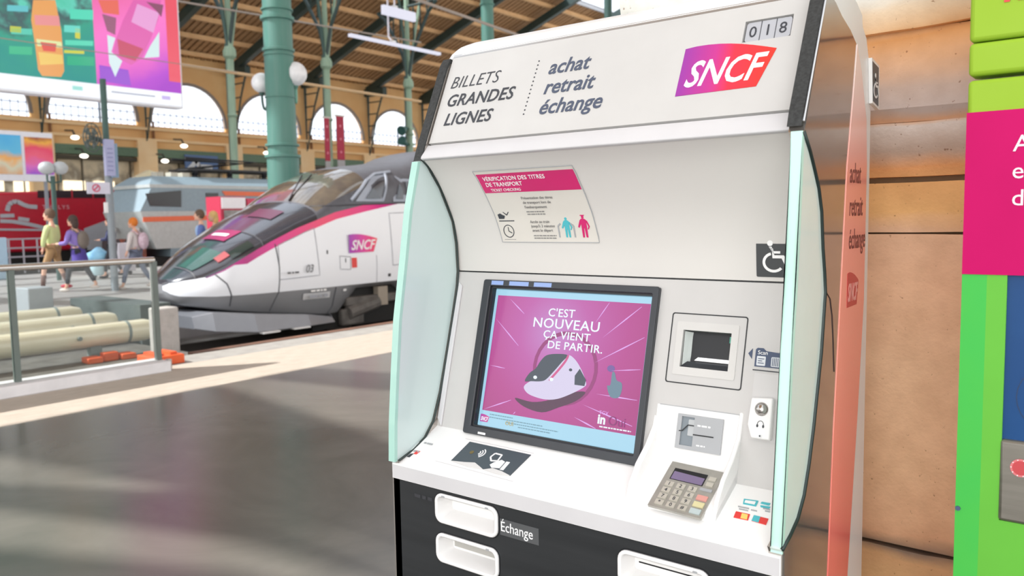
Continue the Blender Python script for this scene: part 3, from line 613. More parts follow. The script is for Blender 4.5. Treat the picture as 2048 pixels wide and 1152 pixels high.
dashes(FS, -1.508, .052, .02, .006, greyp, KM); fpoly(FS, [(-1.500, .045), (-1.490, .045), (-1.487, .058), (-1.497, .058)], .001, 'tiny_sticker', redp, KM); fpoly(FS, [(-1.511, .030), (-1.502, .030), (-1.500, .045), (-1.508, .042)], .001, 'tiny_sticker', textdark, KM)
dashes(FS, -1.500, .088, .03, .005, greyp, KM)
# payment console
CH = [(1.632, 1.183), (1.613, 1.13), (1.578, 1.093), (1.535, 1.062), (1.503, 1.025), (1.488, .985), (1.60, .99), (1.66, 1.15)]
con = MB().profx([(1.627, 1.178), (1.600, 1.074), (1.590, 1.062), (1.490, 1.006), (1.483, .985), (1.62, .99), (1.66, 1.15)], -.866, -.664).build('payment_console', white, KM, bevel=.002)
MB().profx(CH, -.872, -.858).build('console_cheek', white, con, bevel=.003); MB().profx([(y-.004, z) for y, z in CH], -.674, -.664).build('console_cheek', white, con, bevel=.003)
strokes(FA, [[(-.858, .141), (-.672, .141)]], .0016, .0022, 'console_seam', greyp, con)
FK = Fr((0, 1.490, 1.006), (1, 0, 0), (0, .100, .056))
FC = Fr((0, 1.600, 1.074), (1, 0, 0), (0, .027, .104))
cr_ = [fpx(FC, *p) for p in ((1357, 826), (1445, 838), (1443, 912), (1353, 896))]
ca0, ca1, cb0, cb1 = min(p[0] for p in cr_)+.002, max(p[0] for p in cr_)-.002, min(p[1] for p in cr_)+.001, max(p[1] for p in cr_)-.001
CRD = plate(FC, ca0, ca1, cb0, cb1, [(ca0+.010, ca0+.040, cb0+.008, cb1-.005)], .004)
for v in range(len(CRD.v)): CRD.v[v] = tuple(Vector(CRD.v[v])+FC.n*.005)
CRD = CRD.build('card_reader', greyp, con)
frect(FC, ca0+.010, ca0+.040, cb0+.008, cb1-.005, .0015, 'card_recess', mat('recess_bluegrey', '7C858C', .3), CRD, t=.0008)
fpoly(FC, rrect(ca0+.026, ca0+.040, cb0+.030, cb1-.010, .002), .0035, 'recess_tab', mat('tab_grey', 'B5B8BA', .3), CRD, t=.002)
h = (cb1-cb0)
strokes(FC, [[(ca0+.006, cb0+.50*h), (ca0+.014, cb0+.52*h), (ca0+.026, cb0+.70*h), (ca0+.040, cb0+.70*h)]], .0022, .0056, 'card_slot', black, CRD)
strokes(FC, [[(ca0+.040, cb0+.45*h), (ca1-.018, cb0+.46*h)]], .0026, .0058, 'card_slot', black, CRD)
dashes(FC, ca0+.048, cb0+.70*h, .03, .0035, txwhite, CRD, d=.0052); dashes(FC, ca0+.05, cb0+.14*h, .02, .003, txwhite, CRD, d=.0052)
kp = [fpx(FK, *p) for p in ((1346, 925), (1450, 948), (1402, 1040), (1296, 1012))]
def kq(s, t):   # keypad coordinates: s right, t down
    a = Vector(kp[0]).lerp(Vector(kp[1]), s); b = Vector(kp[3]).lerp(Vector(kp[2]), s); return tuple(a.lerp(b, t))
kpd = fpoly(FK, [kq(0, 0), kq(1, 0), kq(1, 1), kq(0, 1)], .004, 'keypad', steelk, con, t=.006)
fpoly(FK, [kq(.12, .13), kq(.75, .13), kq(.75, .38), kq(.12, .38)], .0046, 'display', black, kpd, t=.0008)
fpoly(FK, [kq(.14, .20), kq(.73, .22), kq(.73, .37), kq(.14, .37)], .0049, 'display_glow', mat('display_violet', '9C86B0', emit=.55, col2='A890BE'), kpd, t=.0003)
keym = mat('key_metal', 'CFCBBF', .35, .4); kr, ky, kg = mat('key_red', 'D99A90', .4), mat('key_yellow', 'D8CFA0', .4), mat('key_blue', 'B9C6C6', .4)
keys = [['1', '2', '3'], ['4', '5', '6'], ['7', '8', '9'], ['*', '0', '#']]
def key(s, t, w, h, m, ch=None):
    k = fpoly(FK, [kq(s, t), kq(s+w, t), kq(s+w, t+h), kq(s, t+h)], .0062, 'key', m, kpd, t=.0024)
    if ch: a, b = kq(s+w*.5, t+h*.82); text(FK, ch, a, b, .0125, textdark, k, d=.0064, align='CENTER', name='digit')
for r in range(4):
    for c in range(3): key(.10+c*.22, .44+r*.135, .155, .10, keym, keys[r][c])
key(.80, .16, .13, .08, keym); key(.80, .28, .13, .08, keym); key(.74, .42, .22, .05, greyp)
key(.76, .57, .19, .10, kr); key(.76, .71, .19, .10, ky); key(.76, .85, .19, .10, kg)
# headphone module
am = MB(); f = FA
am.prism([f(-.649, .236-.003, 0), f(-.566, .233, 0), f(-.566, .095, 0), f(-.646, .095, 0), f(-.652, .12, 0), f(-.649, .176, 0)], f.n*.003)
am = am.build('audio_plate', mat('audio_plate_white', 'CBC9C8', .4), KM)
ab = MB().prism([f(-.645, .180, .002), f(-.60, .184, .002), f(-.598, .098, .002), f(-.638, .098, .002), f(-.648, .125, .002)], f.n*.016).build('audio_block', white, am, bevel=.003)
mb = MB(); n = 20
rr = [(.0, .010), (.006, .009), (.011, .006), (.0135, .002), (.0145, 0)]
vs = [f(-.621+r*math.cos(2*math.pi*j/n), .159+r*math.sin(2*math.pi*j/n), .018+h_) for r, h_ in rr for j in range(n)]
mb.add(vs, [(i*n+j, i*n+(j+1) % n, (i+1)*n+(j+1) % n, (i+1)*n+j) for i in range(len(rr)-1) for j in range(n)]).build('round_button', mat('button_chrome', 'B8B4B0', .15, .9), ab, smooth=True)
strokes(f, [[(-.620+.0065*math.cos(t), .1275+.0075*math.sin(t)) for t in [math.radians(-20+i*22) for i in range(11)]]], .0012, .0186, 'headphone_icon', textdark, ab)
for s in (-1, 1): fpoly(f, circ(-.620+s*.0062, .1245, .0022, 8, .0035), .0188, 'headphone_icon', textdark, ab)
fpoly(f, circ(-.6185, .1045, .0038, 12), .0192, 'audio_socket', silver, ab); fpoly(f, circ(-.6185, .1045, .0018, 10), .0196, 'socket_hole', black, ab)
# card stickers on the shelf
def fsq(px): return [fpx(FS, *p) for p in px]
cs = fpoly(FS, fsq([(1488, 998), (1517, 1002), (1512, 1013), (1486, 1008)]), .001, 'card_logo', cyanp, KM)
fpoly(FS, fsq([(1491, 1001), (1512, 1004), (1509, 1010), (1489, 1006)]), .0014, 'logo_field', txwhite, cs, t=.0006)
for py in (1004, 1011): fpoly(FS, fsq([(1524-(py-1004)*.5, py), (1541, py+3), (1538, py+7), (1521, py+3)]), .001, 'card_logo', cyanp, KM)
cs = fpoly(FS, fsq([(1472, 1023), (1500, 1029), (1496, 1041), (1467, 1035)]), .001, 'card_logo', redp, KM)
fpoly(FS, fsq([(1484, 1027), (1496, 1030), (1494, 1040), (1481, 1037)]), .0014, 'logo_disc', mat('logo_yellow', 'F0D070', .4), cs, t=.0006)
cs = fpoly(FS, fsq([(1508, 1031), (1537, 1038), (1532, 1050), (1503, 1042)]), .001, 'card_logo', redp, KM)
fpoly(FS, fsq([(1508, 1031), (1521, 1034), (1517, 1046), (1503, 1042)]), .0014, 'logo_field', cyanp, cs, t=.0006)
for px, py, w in [(1476, 1012, 22), (1478, 1017, 18), (1502, 1019, 12), (1526, 1016, 14), (1530, 1021, 10)]: fpoly(FS, fsq([(px, py), (px+w, py+w*.2), (px+w, py+w*.2+2), (px, py+2)]), .001, 'small_print', greyp, KM)
# lower dark front with trays
T = [(-1.387, -1.187, .846, .921), (-1.387, -1.187, .745, .820), (-.862, -.655, .826, .904)]
plate(FF, XO0+.003, XO1-.003, .02, .9285, [(a+.005, b-.005, c+.005, e-.005) for a, b, c, e in T], .01).build('front_panel', dark, KM)
MB().box(XO0+.01, XO1-.01, 1.52, 1.73, .02, .93).build('lower_cabinet', black, KM)
MB().box(XO0+.02, XO1-.02, 1.47, 1.98, 0, .022).build('plinth', black, KM)
for i, (a, b, c, e) in enumerate(T):
    R_ = .022; tr = ring(FF, rrect(a, b, c, e, R_), rrect(a+.009, b-.009, c+.009, e-.009, R_-.008), -.003, .007).build('ticket_tray', white, KM, bevel=.003)
    ring(FF, rrect(a-.003, b+.003, c-.003, e+.003, R_+.003), rrect(a, b, c, e, R_), -.003, .001).build('tray_gasket', black, tr)
    o, n_ = rrect(a+.009, b-.009, c+.009, e-.009, R_-.008), None; k = len(o)
    inn = rrect(a+.013, b-.013, c+.020, e-.022, .008)
    mb = MB().add([FF(*p, .005) for p in o]+[FF(*p, -.045) for p in inn], [(j, (j+1) % k, k+(j+1) % k, k+j) for j in range(k)]+[tuple(range(k, 2*k))])
    mb.build('tray_pocket', white, tr, smooth='auto')
    if i == 1: frect(FF, a+.05, b-.012, e-.030, e-.014, -.010, 'tray_label', mat('tray_grey', 'B8B6B0', .4), tr)
    if i == 2: strokes(FF, [[(a+.045, e-.022), (b-.02, e-.022)]], .003, -.006, 'tray_slot', black, tr)
    for q in ((a+.03, b-.03) if i == 0 else (b-.03,)): fpoly(FF, rrect(q-.005, q+.005, e-.0075, e-.003, .002), .008, 'tray_light', greyp, tr)
lb = fpoly(FF, [(-1.182, .858), (-1.07, .858), (-1.07, .897), (-1.182, .897)], .0006, 'exchange_label', mat('label_film', '5D5F61', .35, .2), KM)
text(FF, 'Échange', -1.181, .868, .034, txwhite, lb, d=.0010, sx=.86)
dashes(FF, -1.462, .893, .062, .009, mat('ghost_text', '34353A', .6), KM, d=.0006)
# side panels, glass wings
CUR = [(1.563, 1.752), (1.585, 1.735), (1.60, 1.715), (1.628, 1.68), (1.655, 1.63), (1.676, 1.59), (1.688, 1.53), (1.692, 1.453), (1.686, 1.41), (1.668, 1.34), (1.64, 1.24), (1.608, 1.13), (1.578, 1.055), (1.545, 1.018), (1.50, .995), (1.445, .978)]
CURR = [(1.526, 1.747), (1.56, 1.715), (1.585, 1.685), (1.615, 1.645), (1.634, 1.60), (1.645, 1.53), (1.658, 1.48), (1.665, 1.44), (1.655, 1.38), (1.645, 1.32), (1.625, 1.25), (1.605, 1.18), (1.580, 1.11), (1.553, 1.055), (1.52, 1.02), (1.48, 1.0), (1.44, .986)]
SIDE = [(1.447, 0.02), (1.447, .976)]+CUR[::-1]+[(1.545, 1.79), (1.640, 2.0), (1.66, 2.02), (1.70, 2.008), (1.74, 1.990), (1.80, 1.972), (1.845, 1.95), (1.828, 1.864), (1.79, 1.696), (1.727, 1.146), (1.703, .84), (1.66, .4), (1.63, .02)]
for s, x0, x1 in ((0, XO0-.001, XA), (1, XB, XO1+.004)):
    cu = CURR if s else CUR
    sdp = [(1.447, 0.02), (1.447, .976)]+cu[::-1]+(SIDE[2+len(CUR):] if s else [(1.575, 1.79), (1.670, 2.0), (1.68, 2.015)]+SIDE[5+len(CUR):])
    p = MB().profx(sdp, x0, x1).build('side_panel', gloss, KM, smooth='auto')
    gx = (x0+x1)/2+(.004 if s else -.004)
    MB().tube([(x1-.002 if s else x1+.001, y, z) for y, z in cu], .0042 if s else .0026, 6).build('side_gasket', gasket, p, smooth=True)
    MB().profx([(1.520, 1.757), (1.530, 1.785), (1.637, 2.004), (1.665, 2.04), (1.70, 2.02), (1.60, 1.76)] if s else [(1.556, 1.750), (1.569, 1.785), (1.668, 2.010), (1.682, 2.028), (1.70, 2.02), (1.60, 1.76)], x0-.001, x1-.004 if s else x1).build('edge_strip', granite, p)
    if s:
        MB().tube([(x1-.001, 1.524, 1.765), (x1-.001, 1.533, 1.785), (x1-.001, 1.639, 2.004)], .0022, 6).build('edge_trim', silver, p)
        MB().tube([(x1, 1.665, 1.44), (x1, 1.69, 1.425), (x1, 1.705, 1.39), (x1, 1.715, 1.34), (x1, 1.725, 1.27)], .0016, 5).build('panel_seam', mat('seam_red', '3A2422', .5), p)
    fr_ = [(1.553, 1.748), (1.519, 1.623), (1.497, 1.494), (1.469, 1.341), (1.454, 1.2), (1.442, 1.072), (1.438, .976)]
    if s: fr_ = [(1.528, 1.748), (1.518, 1.623), (1.505, 1.484), (1.485, 1.346), (1.468, 1.18), (1.455, 1.06), (1.446, .976)]
    wg = [(y, z) for y, z in fr_]+[(y-.002, z) for y, z in cu[::-1]]
    wx0, wx1 = (x1-.024, x1-.003) if s else (x0+.001, x0+.022)
    w = MB().profx(wg, wx0, wx1).build('glass_wing', mat('frosted_glass', 'CFE0DE', .25, col2='C4D6D4', scale=1, coat=.5) if not s else mat('frosted_glass_pale', 'E3F3EC', .2, coat=.5), KM)
    mb = MB()
    for (y0, z0), (y1, z1) in zip(fr_[:-1], fr_[1:]): mb.profx([(y0-.004, z0), (y0+.006, z0), (y1+.006, z1), (y1-.004, z1)], wx0-.0005, wx1+.0005)
    mb.build('glass_edge', mat('glass_edge_teal', 'AFD8CC', .15, col2='A4CFC4') if not s else mat('glass_edge_mint', 'C8F3E4', .15), w)
# red band, wheelchair tab, side text on the right flank
FRO = Fr((XO1+.0025, 0, 0), (0, 1, 0), (0, 0, 1))
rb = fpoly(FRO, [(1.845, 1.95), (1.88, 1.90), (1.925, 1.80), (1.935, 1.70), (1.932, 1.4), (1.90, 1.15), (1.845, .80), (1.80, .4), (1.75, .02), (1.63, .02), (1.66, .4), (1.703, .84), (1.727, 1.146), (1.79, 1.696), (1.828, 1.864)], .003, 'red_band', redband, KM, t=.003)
stx = mat('side_text', '7A4038', .5)
for i, (s_, z) in enumerate((('achat', 1.660), ('retrait', 1.590), ('échange', 1.52))): text(FRO, s_, 1.806, z, .062, stx, rb, d=.0034, sx=.62, shear=.1)
lg = logo(FRO, 1.80, 1.885, 1.395, 1.47, rb, m=mat('faded_logo', 'CE4A48', .4), d=.0036, tm=mat('faded_white', 'E8A49A', .5), name='faded_logo')
tb = fpoly(FRO, [(1.940, 1.935), (2.003, 1.925), (2.008, 1.828), (1.952, 1.838)], .008, 'access_tab', white, KM, t=.008)
tb2 = fpoly(FRO, [(1.944, 1.928), (1.995, 1.920), (1.998, 1.835), (1.953, 1.843)], .0086, 'access_sticker', slate, tb, t=.001)
wheelchair(FRO, 1.966, 1.850, .058, txwhite, tb2, d=.0094)
# ================================================================== GREEN MACHINE
GY = 1.7; GX0, GX1 = -.277, .42
FG = Fr((0, GY, 0), (1, 0, 0), (0, 0, 1))
lime = mat('lime_enamel', '93B830', .5, col2='97BB38', spec=.2); grn = mat('green_enamel', '44B850', .5, col2='4CBA4C', spec=.2); grn2 = mat('yellowgreen_enamel', '68BA42', .5, spec=.2)
mag2 = mat('magenta_enamel', 'C40C64', .5, col2='BE0A60', spec=.12); blue = mat('blue_glass', '154074', .4, col2='1A4A80', spec=.25)
GM = empty('green_machine', ((GX0+GX1)/2, 2.0, 0), 'tall lime green and magenta machine with blue recess cut off by the right edge', 'vending machine')
MB().box(GX0+.01, GX1, GY+.06, 2.16, 0, 2.45).build('body', mat('machine_body', 'D8D0C8', .6), GM)
zt = [fpx(FG, 1940, 86)[1], fpx(FG, 1940, 157)[1], fpx(FG, 1935, 226)[1], fpx(FG, 1927, 548)[1]]
def gblock(z0, z1, nm, m, bev=.008): return MB().box(GX0, GX1, GY, GY+.06, z0, z1).build(nm, m, GM, bevel=bev, seg=3)
gblock(zt[0]+.001, 2.45, 'top_panel', lime); gblock(zt[1]+.0035, zt[0]-.001, 'upper_band', lime)
gblock(zt[2]-.01, zt[1]-.0035, 'lower_band', lime)
frect(FG, GX0, GX1, zt[3], zt[2], .0022, 'magenta_panel', mag2, GM, t=.03)
bl0 = fpx(FG, 2013, 600)[0]; bt, bb = fpx(FG, 2012, 466)[1], fpx(FG, 2004, 878)[1]; mb0 = fpx(FG, 1998, 1040)[1]
sx_ = fpx(FG, 1966, 800)[0]
hole = (bl0, GX1-.05, mb0, bt)
plate(FG, GX0, sx_, 0, zt[2]-.012, [], .03).build('green_pillar', grn, GM)
plate(FG, sx_, GX1, 0, zt[2]-.012, [hole], .03).build('front_frame', grn2, GM)
MB().box(bl0-.002, GX1-.048, GY+.006, GY+.03, bb-.002, bt+.001).build('blue_panel', blue, GM)
strokes(FG, [[(bl0+.02+.055*(1+math.cos(t)), fpx(FG, 2040, 795)[1]+.06*math.sin(t)) for t in [2*math.pi*i/24 for i in range(25)]]], .0015, -.0055, 'circle_line', mat('navy_line', '12325A', .3), GM)
mp_ = MB().box(bl0-.002, GX1-.05, GY-.004, GY+.02, mb0, bb).build('metal_plate', mat('brushed_metal', '8C8880', .35, .6, col2='7A766E', scale=6, stretch=(1, 1, 12)), GM, bevel=.006)
a, b = fpx(FG, 2042, 935); rd = fpoly(FG, circ(a, b, .0165, 24), .0056, 'round_sticker', mat('sticker_pink', 'D9787C', .5), mp_, t=.001)
fpoly(FG, circ(a, b, .013, 20), .0062, 'sticker_centre', mat('sticker_red', 'C2444A', .5), rd, t=.0006)
for i in range(10):
    t = 2*math.pi*i/10; fpoly(FG, circ(a+.0148*math.cos(t), b+.0148*math.sin(t), .0011, 6), .0064, 'sticker_mark', txwhite, rd, t=.0004)
for s_, px, py in (('A', 2026, 303), ('e', 2023, 357), ('d', 2022, 411)):
    a, b = fpx(FG, px, py); text(FG, s_, a, b, .041, mat('text_pale', 'EFE3EE', .4), GM, d=.003)
a, b = fpx(FG, 2006, 3); text(FG, 'R', a, b, .05, redp, GM, d=.001, bold=.002)
a, b = fpx(FG, 1916, 1016); fpoly(FG, circ(a, b, .0045, 12), .003, 'screw', mat('screw_blue', '5A6C8C', .3, .6), GM, t=.003)
# ================================================================== HIGH SPEED TRAIN (white, nose towards the buffers)
TX = -13.4; TY0 = 7.30
bodyw = mat('train_white', 'EEF1F6', .3, col2='E9ECF2', scale=.6, coat=.3); tgrey = mat('train_grey', '8C8D90', .4, col2='808184', scale=1); cowlm = mat('cowl_black', '3A3C44', .18, col2='34363E', coat=.6)
roofg = mat('train_roof_grey', '5E6068', .45, col2='54565E'); wglass = mat('train_windscreen', '4A4646', .08, col2='6C6458', scale=3, coat=.8)
pinkg = grad_mat('train_pink', [(0, '7A2A78'), (.3, 'E0308C'), (.55, 'E84A70'), (1, 'B02A86')], (0, 1, 0), .1, 4.6, rough=.3)
HW = [(0, .10), (.015, .22), (.045, .34), (.1, .46), (.22, .64), (.4, .83), (.65, 1.0), (.95, 1.14), (1.3, 1.25), (1.8, 1.34), (2.4, 1.4)]
TOPZ = [(0, .56), (.03, .63), (.06, .66), (.3, .84), (.55, 1.02), (.95, 1.29), (1.3, 1.45), (1.7, 1.66), (2.0, 1.81), (2.4, 1.97), (2.65, 2.16), (3.0, 2.37), (3.6, 2.62), (4.05, 2.71), (4.55, 2.76), (5.2, 2.84), (5.6, 3.0), (6.1, 3.12), (7, 3.16)]
ZC = [(0, .53), (.03, .58), (.15, .62), (.4, .67), (.65, .79), (1.14, 1.09), (1.45, 1.25), (1.92, 1.46), (2.77, 1.74), (3.5, 1.88), (4.4, 1.93)]
ZG = [(0, .46), (.03, .40), (.08, .36), (.5, .34), (2, .36), (4, .37)]
ZB = [(0, .40), (.03, .31), (.08, .25), (.15, .20), (.4, .14), (.8, .05), (1.4, -.05), (2.3, -.17), (2.78, -.22), (3.28, .27), (4.3, .28), (4.45, .18), (4.75, -.2), (6, -.22)]
UP = [(0, .93), (2.4, .93), (3.2, .90), (4.2, .90)]
NS = 9
def tsec(t):
    w, tz, zc, zg, zb = [interp(t, q) for q in (HW, TOPZ, ZC, ZG, ZB)]
    zb = min(zb, zg-.03); zc = max(zc, zg+.05); tz = max(tz, zc+.02)
    pk = zc-min(.13, (zc-zg)*.35)*(1 if t > .9 else 0.15)
    if t > 3.5: pk = zc-max(.004, .13*(1-(t-3.5)/1.1))
    ms = zg+(pk-zg)*.45
    pts = [(0, zb), (w*.72, zb), (w*.90, zb+(zg-zb)*.12), (w*.985, zg), (w, zg+(ms-zg)*.5), (w*.995, ms), (w*.975, ms+(pk-ms)*.6), (w*.955, pk), (w*.935, zc)]
    e = 2.0+min(1.0, max(0, (t-2.2)*.8)) if t > 2.2 else 2.0
    for i in range(1, NS+1):
        a = math.pi/2*i/NS; x = w*.935*max(0, math.cos(a))**(2/e); z = zc+(tz-zc)*math.sin(a)**(2/e); pts.append((x, z))
    return pts
ts = [0, .008, .018, .03, .045, .06, .1, .15, .22, .3, .4, .5, .65, .8, 1, 1.2, 1.45, 1.7, 1.95, 2.2, 2.38, 2.42, 2.6, 2.8, 3, 3.28, 3.5, 3.65, 3.7, 3.9, 4.1, 4.3, 4.45, 4.75, 5, 5.3, 5.6, 5.9, 6.2, 7, 9, 12, 16]
secs = [tsec(t) for t in ts]; NP = len(secs[0])
def tpos(i, j, s): x, z = secs[i][j]; return Vector((TX+s*x, TY0+ts[i], z))
groups = {}
for i in range(len(ts)-1):
    t = (ts[i]+ts[i+1])/2
    for j in range(NP-1):
        if j < 3: g = 'lower_skirt'
        elif j < 7: g = 'body_shell'
        elif j == 7: g = 'pink_stripe' if t > .4 else 'body_shell'
        elif t < 2.40: g = 'nose_cowl'
        elif 2.40 < t < 3.65 and j >= 10 and t < 3.68 and (j-8) >= 2: g = 'windscreen'
        else: g = 'cab_roof'
        groups.setdefault(g, []).append((i, j))
TG = empty('high_speed_train', (TX, TY0+5, -.65), 'white high speed train with black nose, magenta stripe and number 03 at the buffers', 'train')
gm = dict(lower_skirt=tgrey, body_shell=bodyw, pink_stripe=pinkg, nose_cowl=cowlm, windscreen=wglass, cab_roof=roofg)
TO = org(TG)
pinkg2 = grad_mat('train_pink_local', [(0, '5A2460'), (.25, 'D8308C'), (.5, 'E84A70'), (.8, 'E02C88'), (1, 'A02A86')], (0, 1, 0), .4-5, 4.6-5, rough=.3); gm['pink_stripe'] = pinkg2
for g, cells in groups.items():
    mb = MB()
    idx = {}
    for s in (1, -1):
        for i, j in cells:
            q = []
            for a, b in ((i, j), (i+1, j), (i+1, j+1), (i, j+1)):
                key = (a, b, s)
                if key not in idx: idx[key] = len(mb.v); mb.v.append(tuple(tpos(a, b, s)))
                q.append(idx[key])
            mb.f.append(tuple(q if s < 0 else q[::-1]))
    if g == 'body_shell':
        pass
    mb.build(g, gm[g], TG, smooth=True)
def cap(i, name, m):
    MB().add([tpos(i, j, 1) for j in range(NP)]+[tpos(i, j, -1) for j in range(NP-1, 0, -1)], [tuple(range(2*NP-1))]).build(name, m, TG)
cap(0, 'nose_tip', tgrey); cap(len(ts)-1, 'rear_wall', roofg)
def tsurf(t, z, d=.01):
    p = tsec(t); best = None
    for (x0, z0), (x1, z1) in zip(p[2:-1], p[3:]):
        if z0 <= z <= z1: return Vector((TX+x0+(x1-x0)*(z-z0)/(z1-z0+1e-9)+d, TY0+t, z))
    return Vector((TX+p[4][0]+d, TY0+t, z))
def tline(pts, r, name, m, par=TG, n=6):
    out = []
    for (t0, z0), (t1, z1) in zip(pts[:-1], pts[1:]):
        for k in range(n): out.append(tsurf(t0+(t1-t0)*k/n, z0+(z1-z0)*k/n, .002))
    out.append(tsurf(*pts[-1], .002)); return MB().tube(out, r, 5).build(name, m, par)
def tpatch(t0, t1, z0, z1, name, m, d=.008, n=4, f=None, par=TG):
    rows = []
    for i in range(n+1):
        row = []
        for j in range(n+1):
            t = t0+(t1-t0)*i/n; z = z0+(z1-z0)*j/n
            if f: t, z = f(i/n, j/n)
            row.append(tsurf(t, z, d))
        rows.append(row)
    return MB().grid(rows).build(name, m, par, smooth=True)
seamg = mat('seam_grey', '9A9DA5', .5); seamd = mat('seam_dark', '4A4C52', .5)
tline([(.52, .72), (.66, .55), (.72, .35), (.72, .16)], .012, 'nose_seam', seamd)
tline([(1.5, 1.20), (1.53, .8), (1.50, .35), (1.38, .02)], .010, 'nose_seam', seamd)
tline([(1.52, .57), (1.55, 1.18), (2.28, 1.47), (2.32, .60), (1.52, .57)], .007, 'hatch_outline', seamg)
tline([(4.15, .68), (4.13, 1.72), (5.2, 1.74), (5.2, .70), (4.15, .68)], .008, 'door_outline', seamg)
tline([(2.70, .36), (2.66, 0), (2.52, -.19)], .012, 'skirt_seam', seamd)
tline([(3.72, .9), (3.72, .37)], .006, 'hatch_outline', seamg)
tline([(2.80, .93), (3.06, .90), (3.05, .66), (2.80, .68), (2.80, .93)], .007, 'flap_outline', seamg)
tpatch(3.08, 3.21, .69, .88, 'red_square', redp)
tpatch(2.925, 2.945, .80, .88, 'flap_lock', seamd); tpatch(2.50, 2.53, .98, 1.05, 'flap_lock', seamd); tpatch(4.02, 4.09, .46, .52, 'tail_lamp', black)
FT = Fr((TX+1.402, TY0, 0), (0, 1, 0), (0, 0, 1))
text(FT, '03', 1.99, .67, .20, mat('number_slate', '5A5C62', .5), TG, d=.006, shear=.25, sx=.9, ext=.002)
dashes(FT, 1.60, .67, .25, .03, seamd, TG, d=.004)
lt = grad_mat('train_logo', [(0, 'A03CB4'), (.5, 'E0389C'), (1, 'F03C40')], (0, 1, 0), 3.02-5, 3.75-5, rough=.3)
logo(FT, 3.02, 3.74, .97, 1.33, TG, m=lt, d=.010, ext=.004)
FT2 = Fr((TX+1.375, TY0, 0), (0, 1, 0), (0, 0, 1))
tpatch(1.98, 2.56, .17, .285, 'data_plate', mat('plate_white', 'C9CACC', .5), d=.02); dashes(FT2, 2.06, .20, .42, .05, seamg, TG, d=.03); dashes(FT2, 2.1, .31, .35, .03, txwhite, TG, d=.03)
tpatch(2.88, 2.96, .26, .30, 'small_mark', txwhite, d=.012)
# cab side windows, set just outside the roof shell
def zwin(pts, name, m, d, par):
    return MB().add([tsurf(t, z, d) for t, z in pts], [tuple(range(len(pts)))]).build(name, m, par)
sidegl = mat('train_side_glass', '3C434E', .08, coat=.8); pillarg = mat('window_frame_grey', 'A2ABBA', .35)
for fr_pts, gl_pts in (([(3.3, 1.95), (3.62, 2.25), (3.9, 2.45), (4.25, 2.50), (4.02, 1.95)], [(3.55, 2.00), (3.78, 2.22), (3.98, 2.36), (4.15, 2.38), (3.95, 2.01)]),
                       ([(4.28, 1.95), (4.48, 2.48), (4.62, 2.40), (4.62, 1.95)], [(4.36, 2.0), (4.50, 2.32), (4.56, 2.2), (4.56, 2.0)]),
                       ([(4.62, 1.95), (4.62, 2.42), (5.10, 2.42), (5.14, 1.95)], [(4.69, 2.01), (4.68, 2.36), (5.03, 2.36), (5.07, 2.01)])):
    fo = zwin(fr_pts, 'cab_window', pillarg, .02, TG); zwin(gl_pts, 'pane', sidegl, .035, fo)
tline([(3.2, 1.97), (3.7, 2.36), (4.0, 2.50), (4.45, 2.56)], .035, 'window_pillar', pillarg); tline([(4.02, 1.97), (4.27, 2.52)], .03, 'window_pillar', pillarg)
tline([(2.42, 1.86), (3.4, 1.89), (5.5, 1.945), (9, 1.945)], .014, 'belt_line', seamd)
# nose mark, lamps
def ntop(t, a, d=.01):   # point on the cowl by angle a from the side (0) to the ridge (90)
    w, tz, zc = [interp(t, q) for q in (HW, TOPZ, ZC)]; x = w*.935*math.cos(math.radians(a)); z = zc+(tz-zc)*math.sin(math.radians(a)); return Vector((TX+x*(1+d), TY0+t-d*.5, z+d))
def npatch(t0, t1, a0, a1, name, m, d=.012): return MB().grid([[ntop(t0+(t1-t0)*i/5, a0+(a1-a0)*j/5, d) for j in range(6)] for i in range(6)]).build(name, m, TG, smooth=True)
npatch(.95, 1.30, 62, 100, 'nose_logo', mat('nose_logo_pink', '8E2456', .4)); npatch(1.08, 1.16, 70, 94, 'nose_letters', txwhite, .018)
npatch(1.75, 2.05, 52, 88, 'red_patch', mat('cowl_red', '5C3048', .3))  # dark red patch on the upper cowl
npatch(.62, .80, 26, 42, 'red_lamp', mat('red_lamp', 'F04A58', emit=.8, col2='F04A58')); npatch(.80, 1.15, 14, 34, 'lamp_glass', mat('lamp_glass', '2E3836', .08)); npatch(.30, .75, 40, 80, 'lamp_glass', mat('lamp_glass_green', '3C5A54', .08))
npatch(.27, .29, 0, 90, 'cowl_seam', seamd); npatch(1.28, 1.30, 0, 90, 'cowl_seam', seamd)
for s in (-1, 1): MB().tube([ntop(2.42, 70, .02)+Vector((0, 0, 0)), Vector((TX+s*.15, TY0+3.2, 2.50))], .018, 5).build('wiper', black, TG)
# plough, wheels, bogie
pl = MB(); sec = lambda y, w, z0, z1: [Vector((TX-w, y, z0)), Vector((TX+w, y, z0)), Vector((TX+w*.93, y, z1)), Vector((TX-w*.93, y, z1))]
P = [sec(7.35, .95, -.16, .04), sec(7.6, 1.18, -.22, .10), sec(8.3, 1.34, -.30, .02), sec(9.4, 1.38, -.31, -.10), sec(9.95, 1.38, -.30, -.20)]
mb = MB()
for a, b in zip(P[:-1], P[1:]): n = len(mb.v); mb.add(a+b, [(0, 1, 5, 4), (1, 2, 6, 5), (2, 3, 7, 6), (3, 0, 4, 7)])
mb.add(P[0], [(0, 3, 2, 1)]).build('snow_plough', mat('plough_grey', '8E9198', .35, .3), TG, bevel=.01)
for y in (8.35, 9.0): MB().box(TX+1.3, TX+1.42, y, y+.35, -.33, -.305).build('plough_edge', txwhite, TG)
bog = mat('bogie_grey', '6E6A66', .7, col2='45423F', scale=4); undr = mat('underframe_black', '1C1B1A', .8)
MB().box(TX-1.2, TX+1.15, 9.6, 23, -.45, .30).build('underframe', undr, TG)
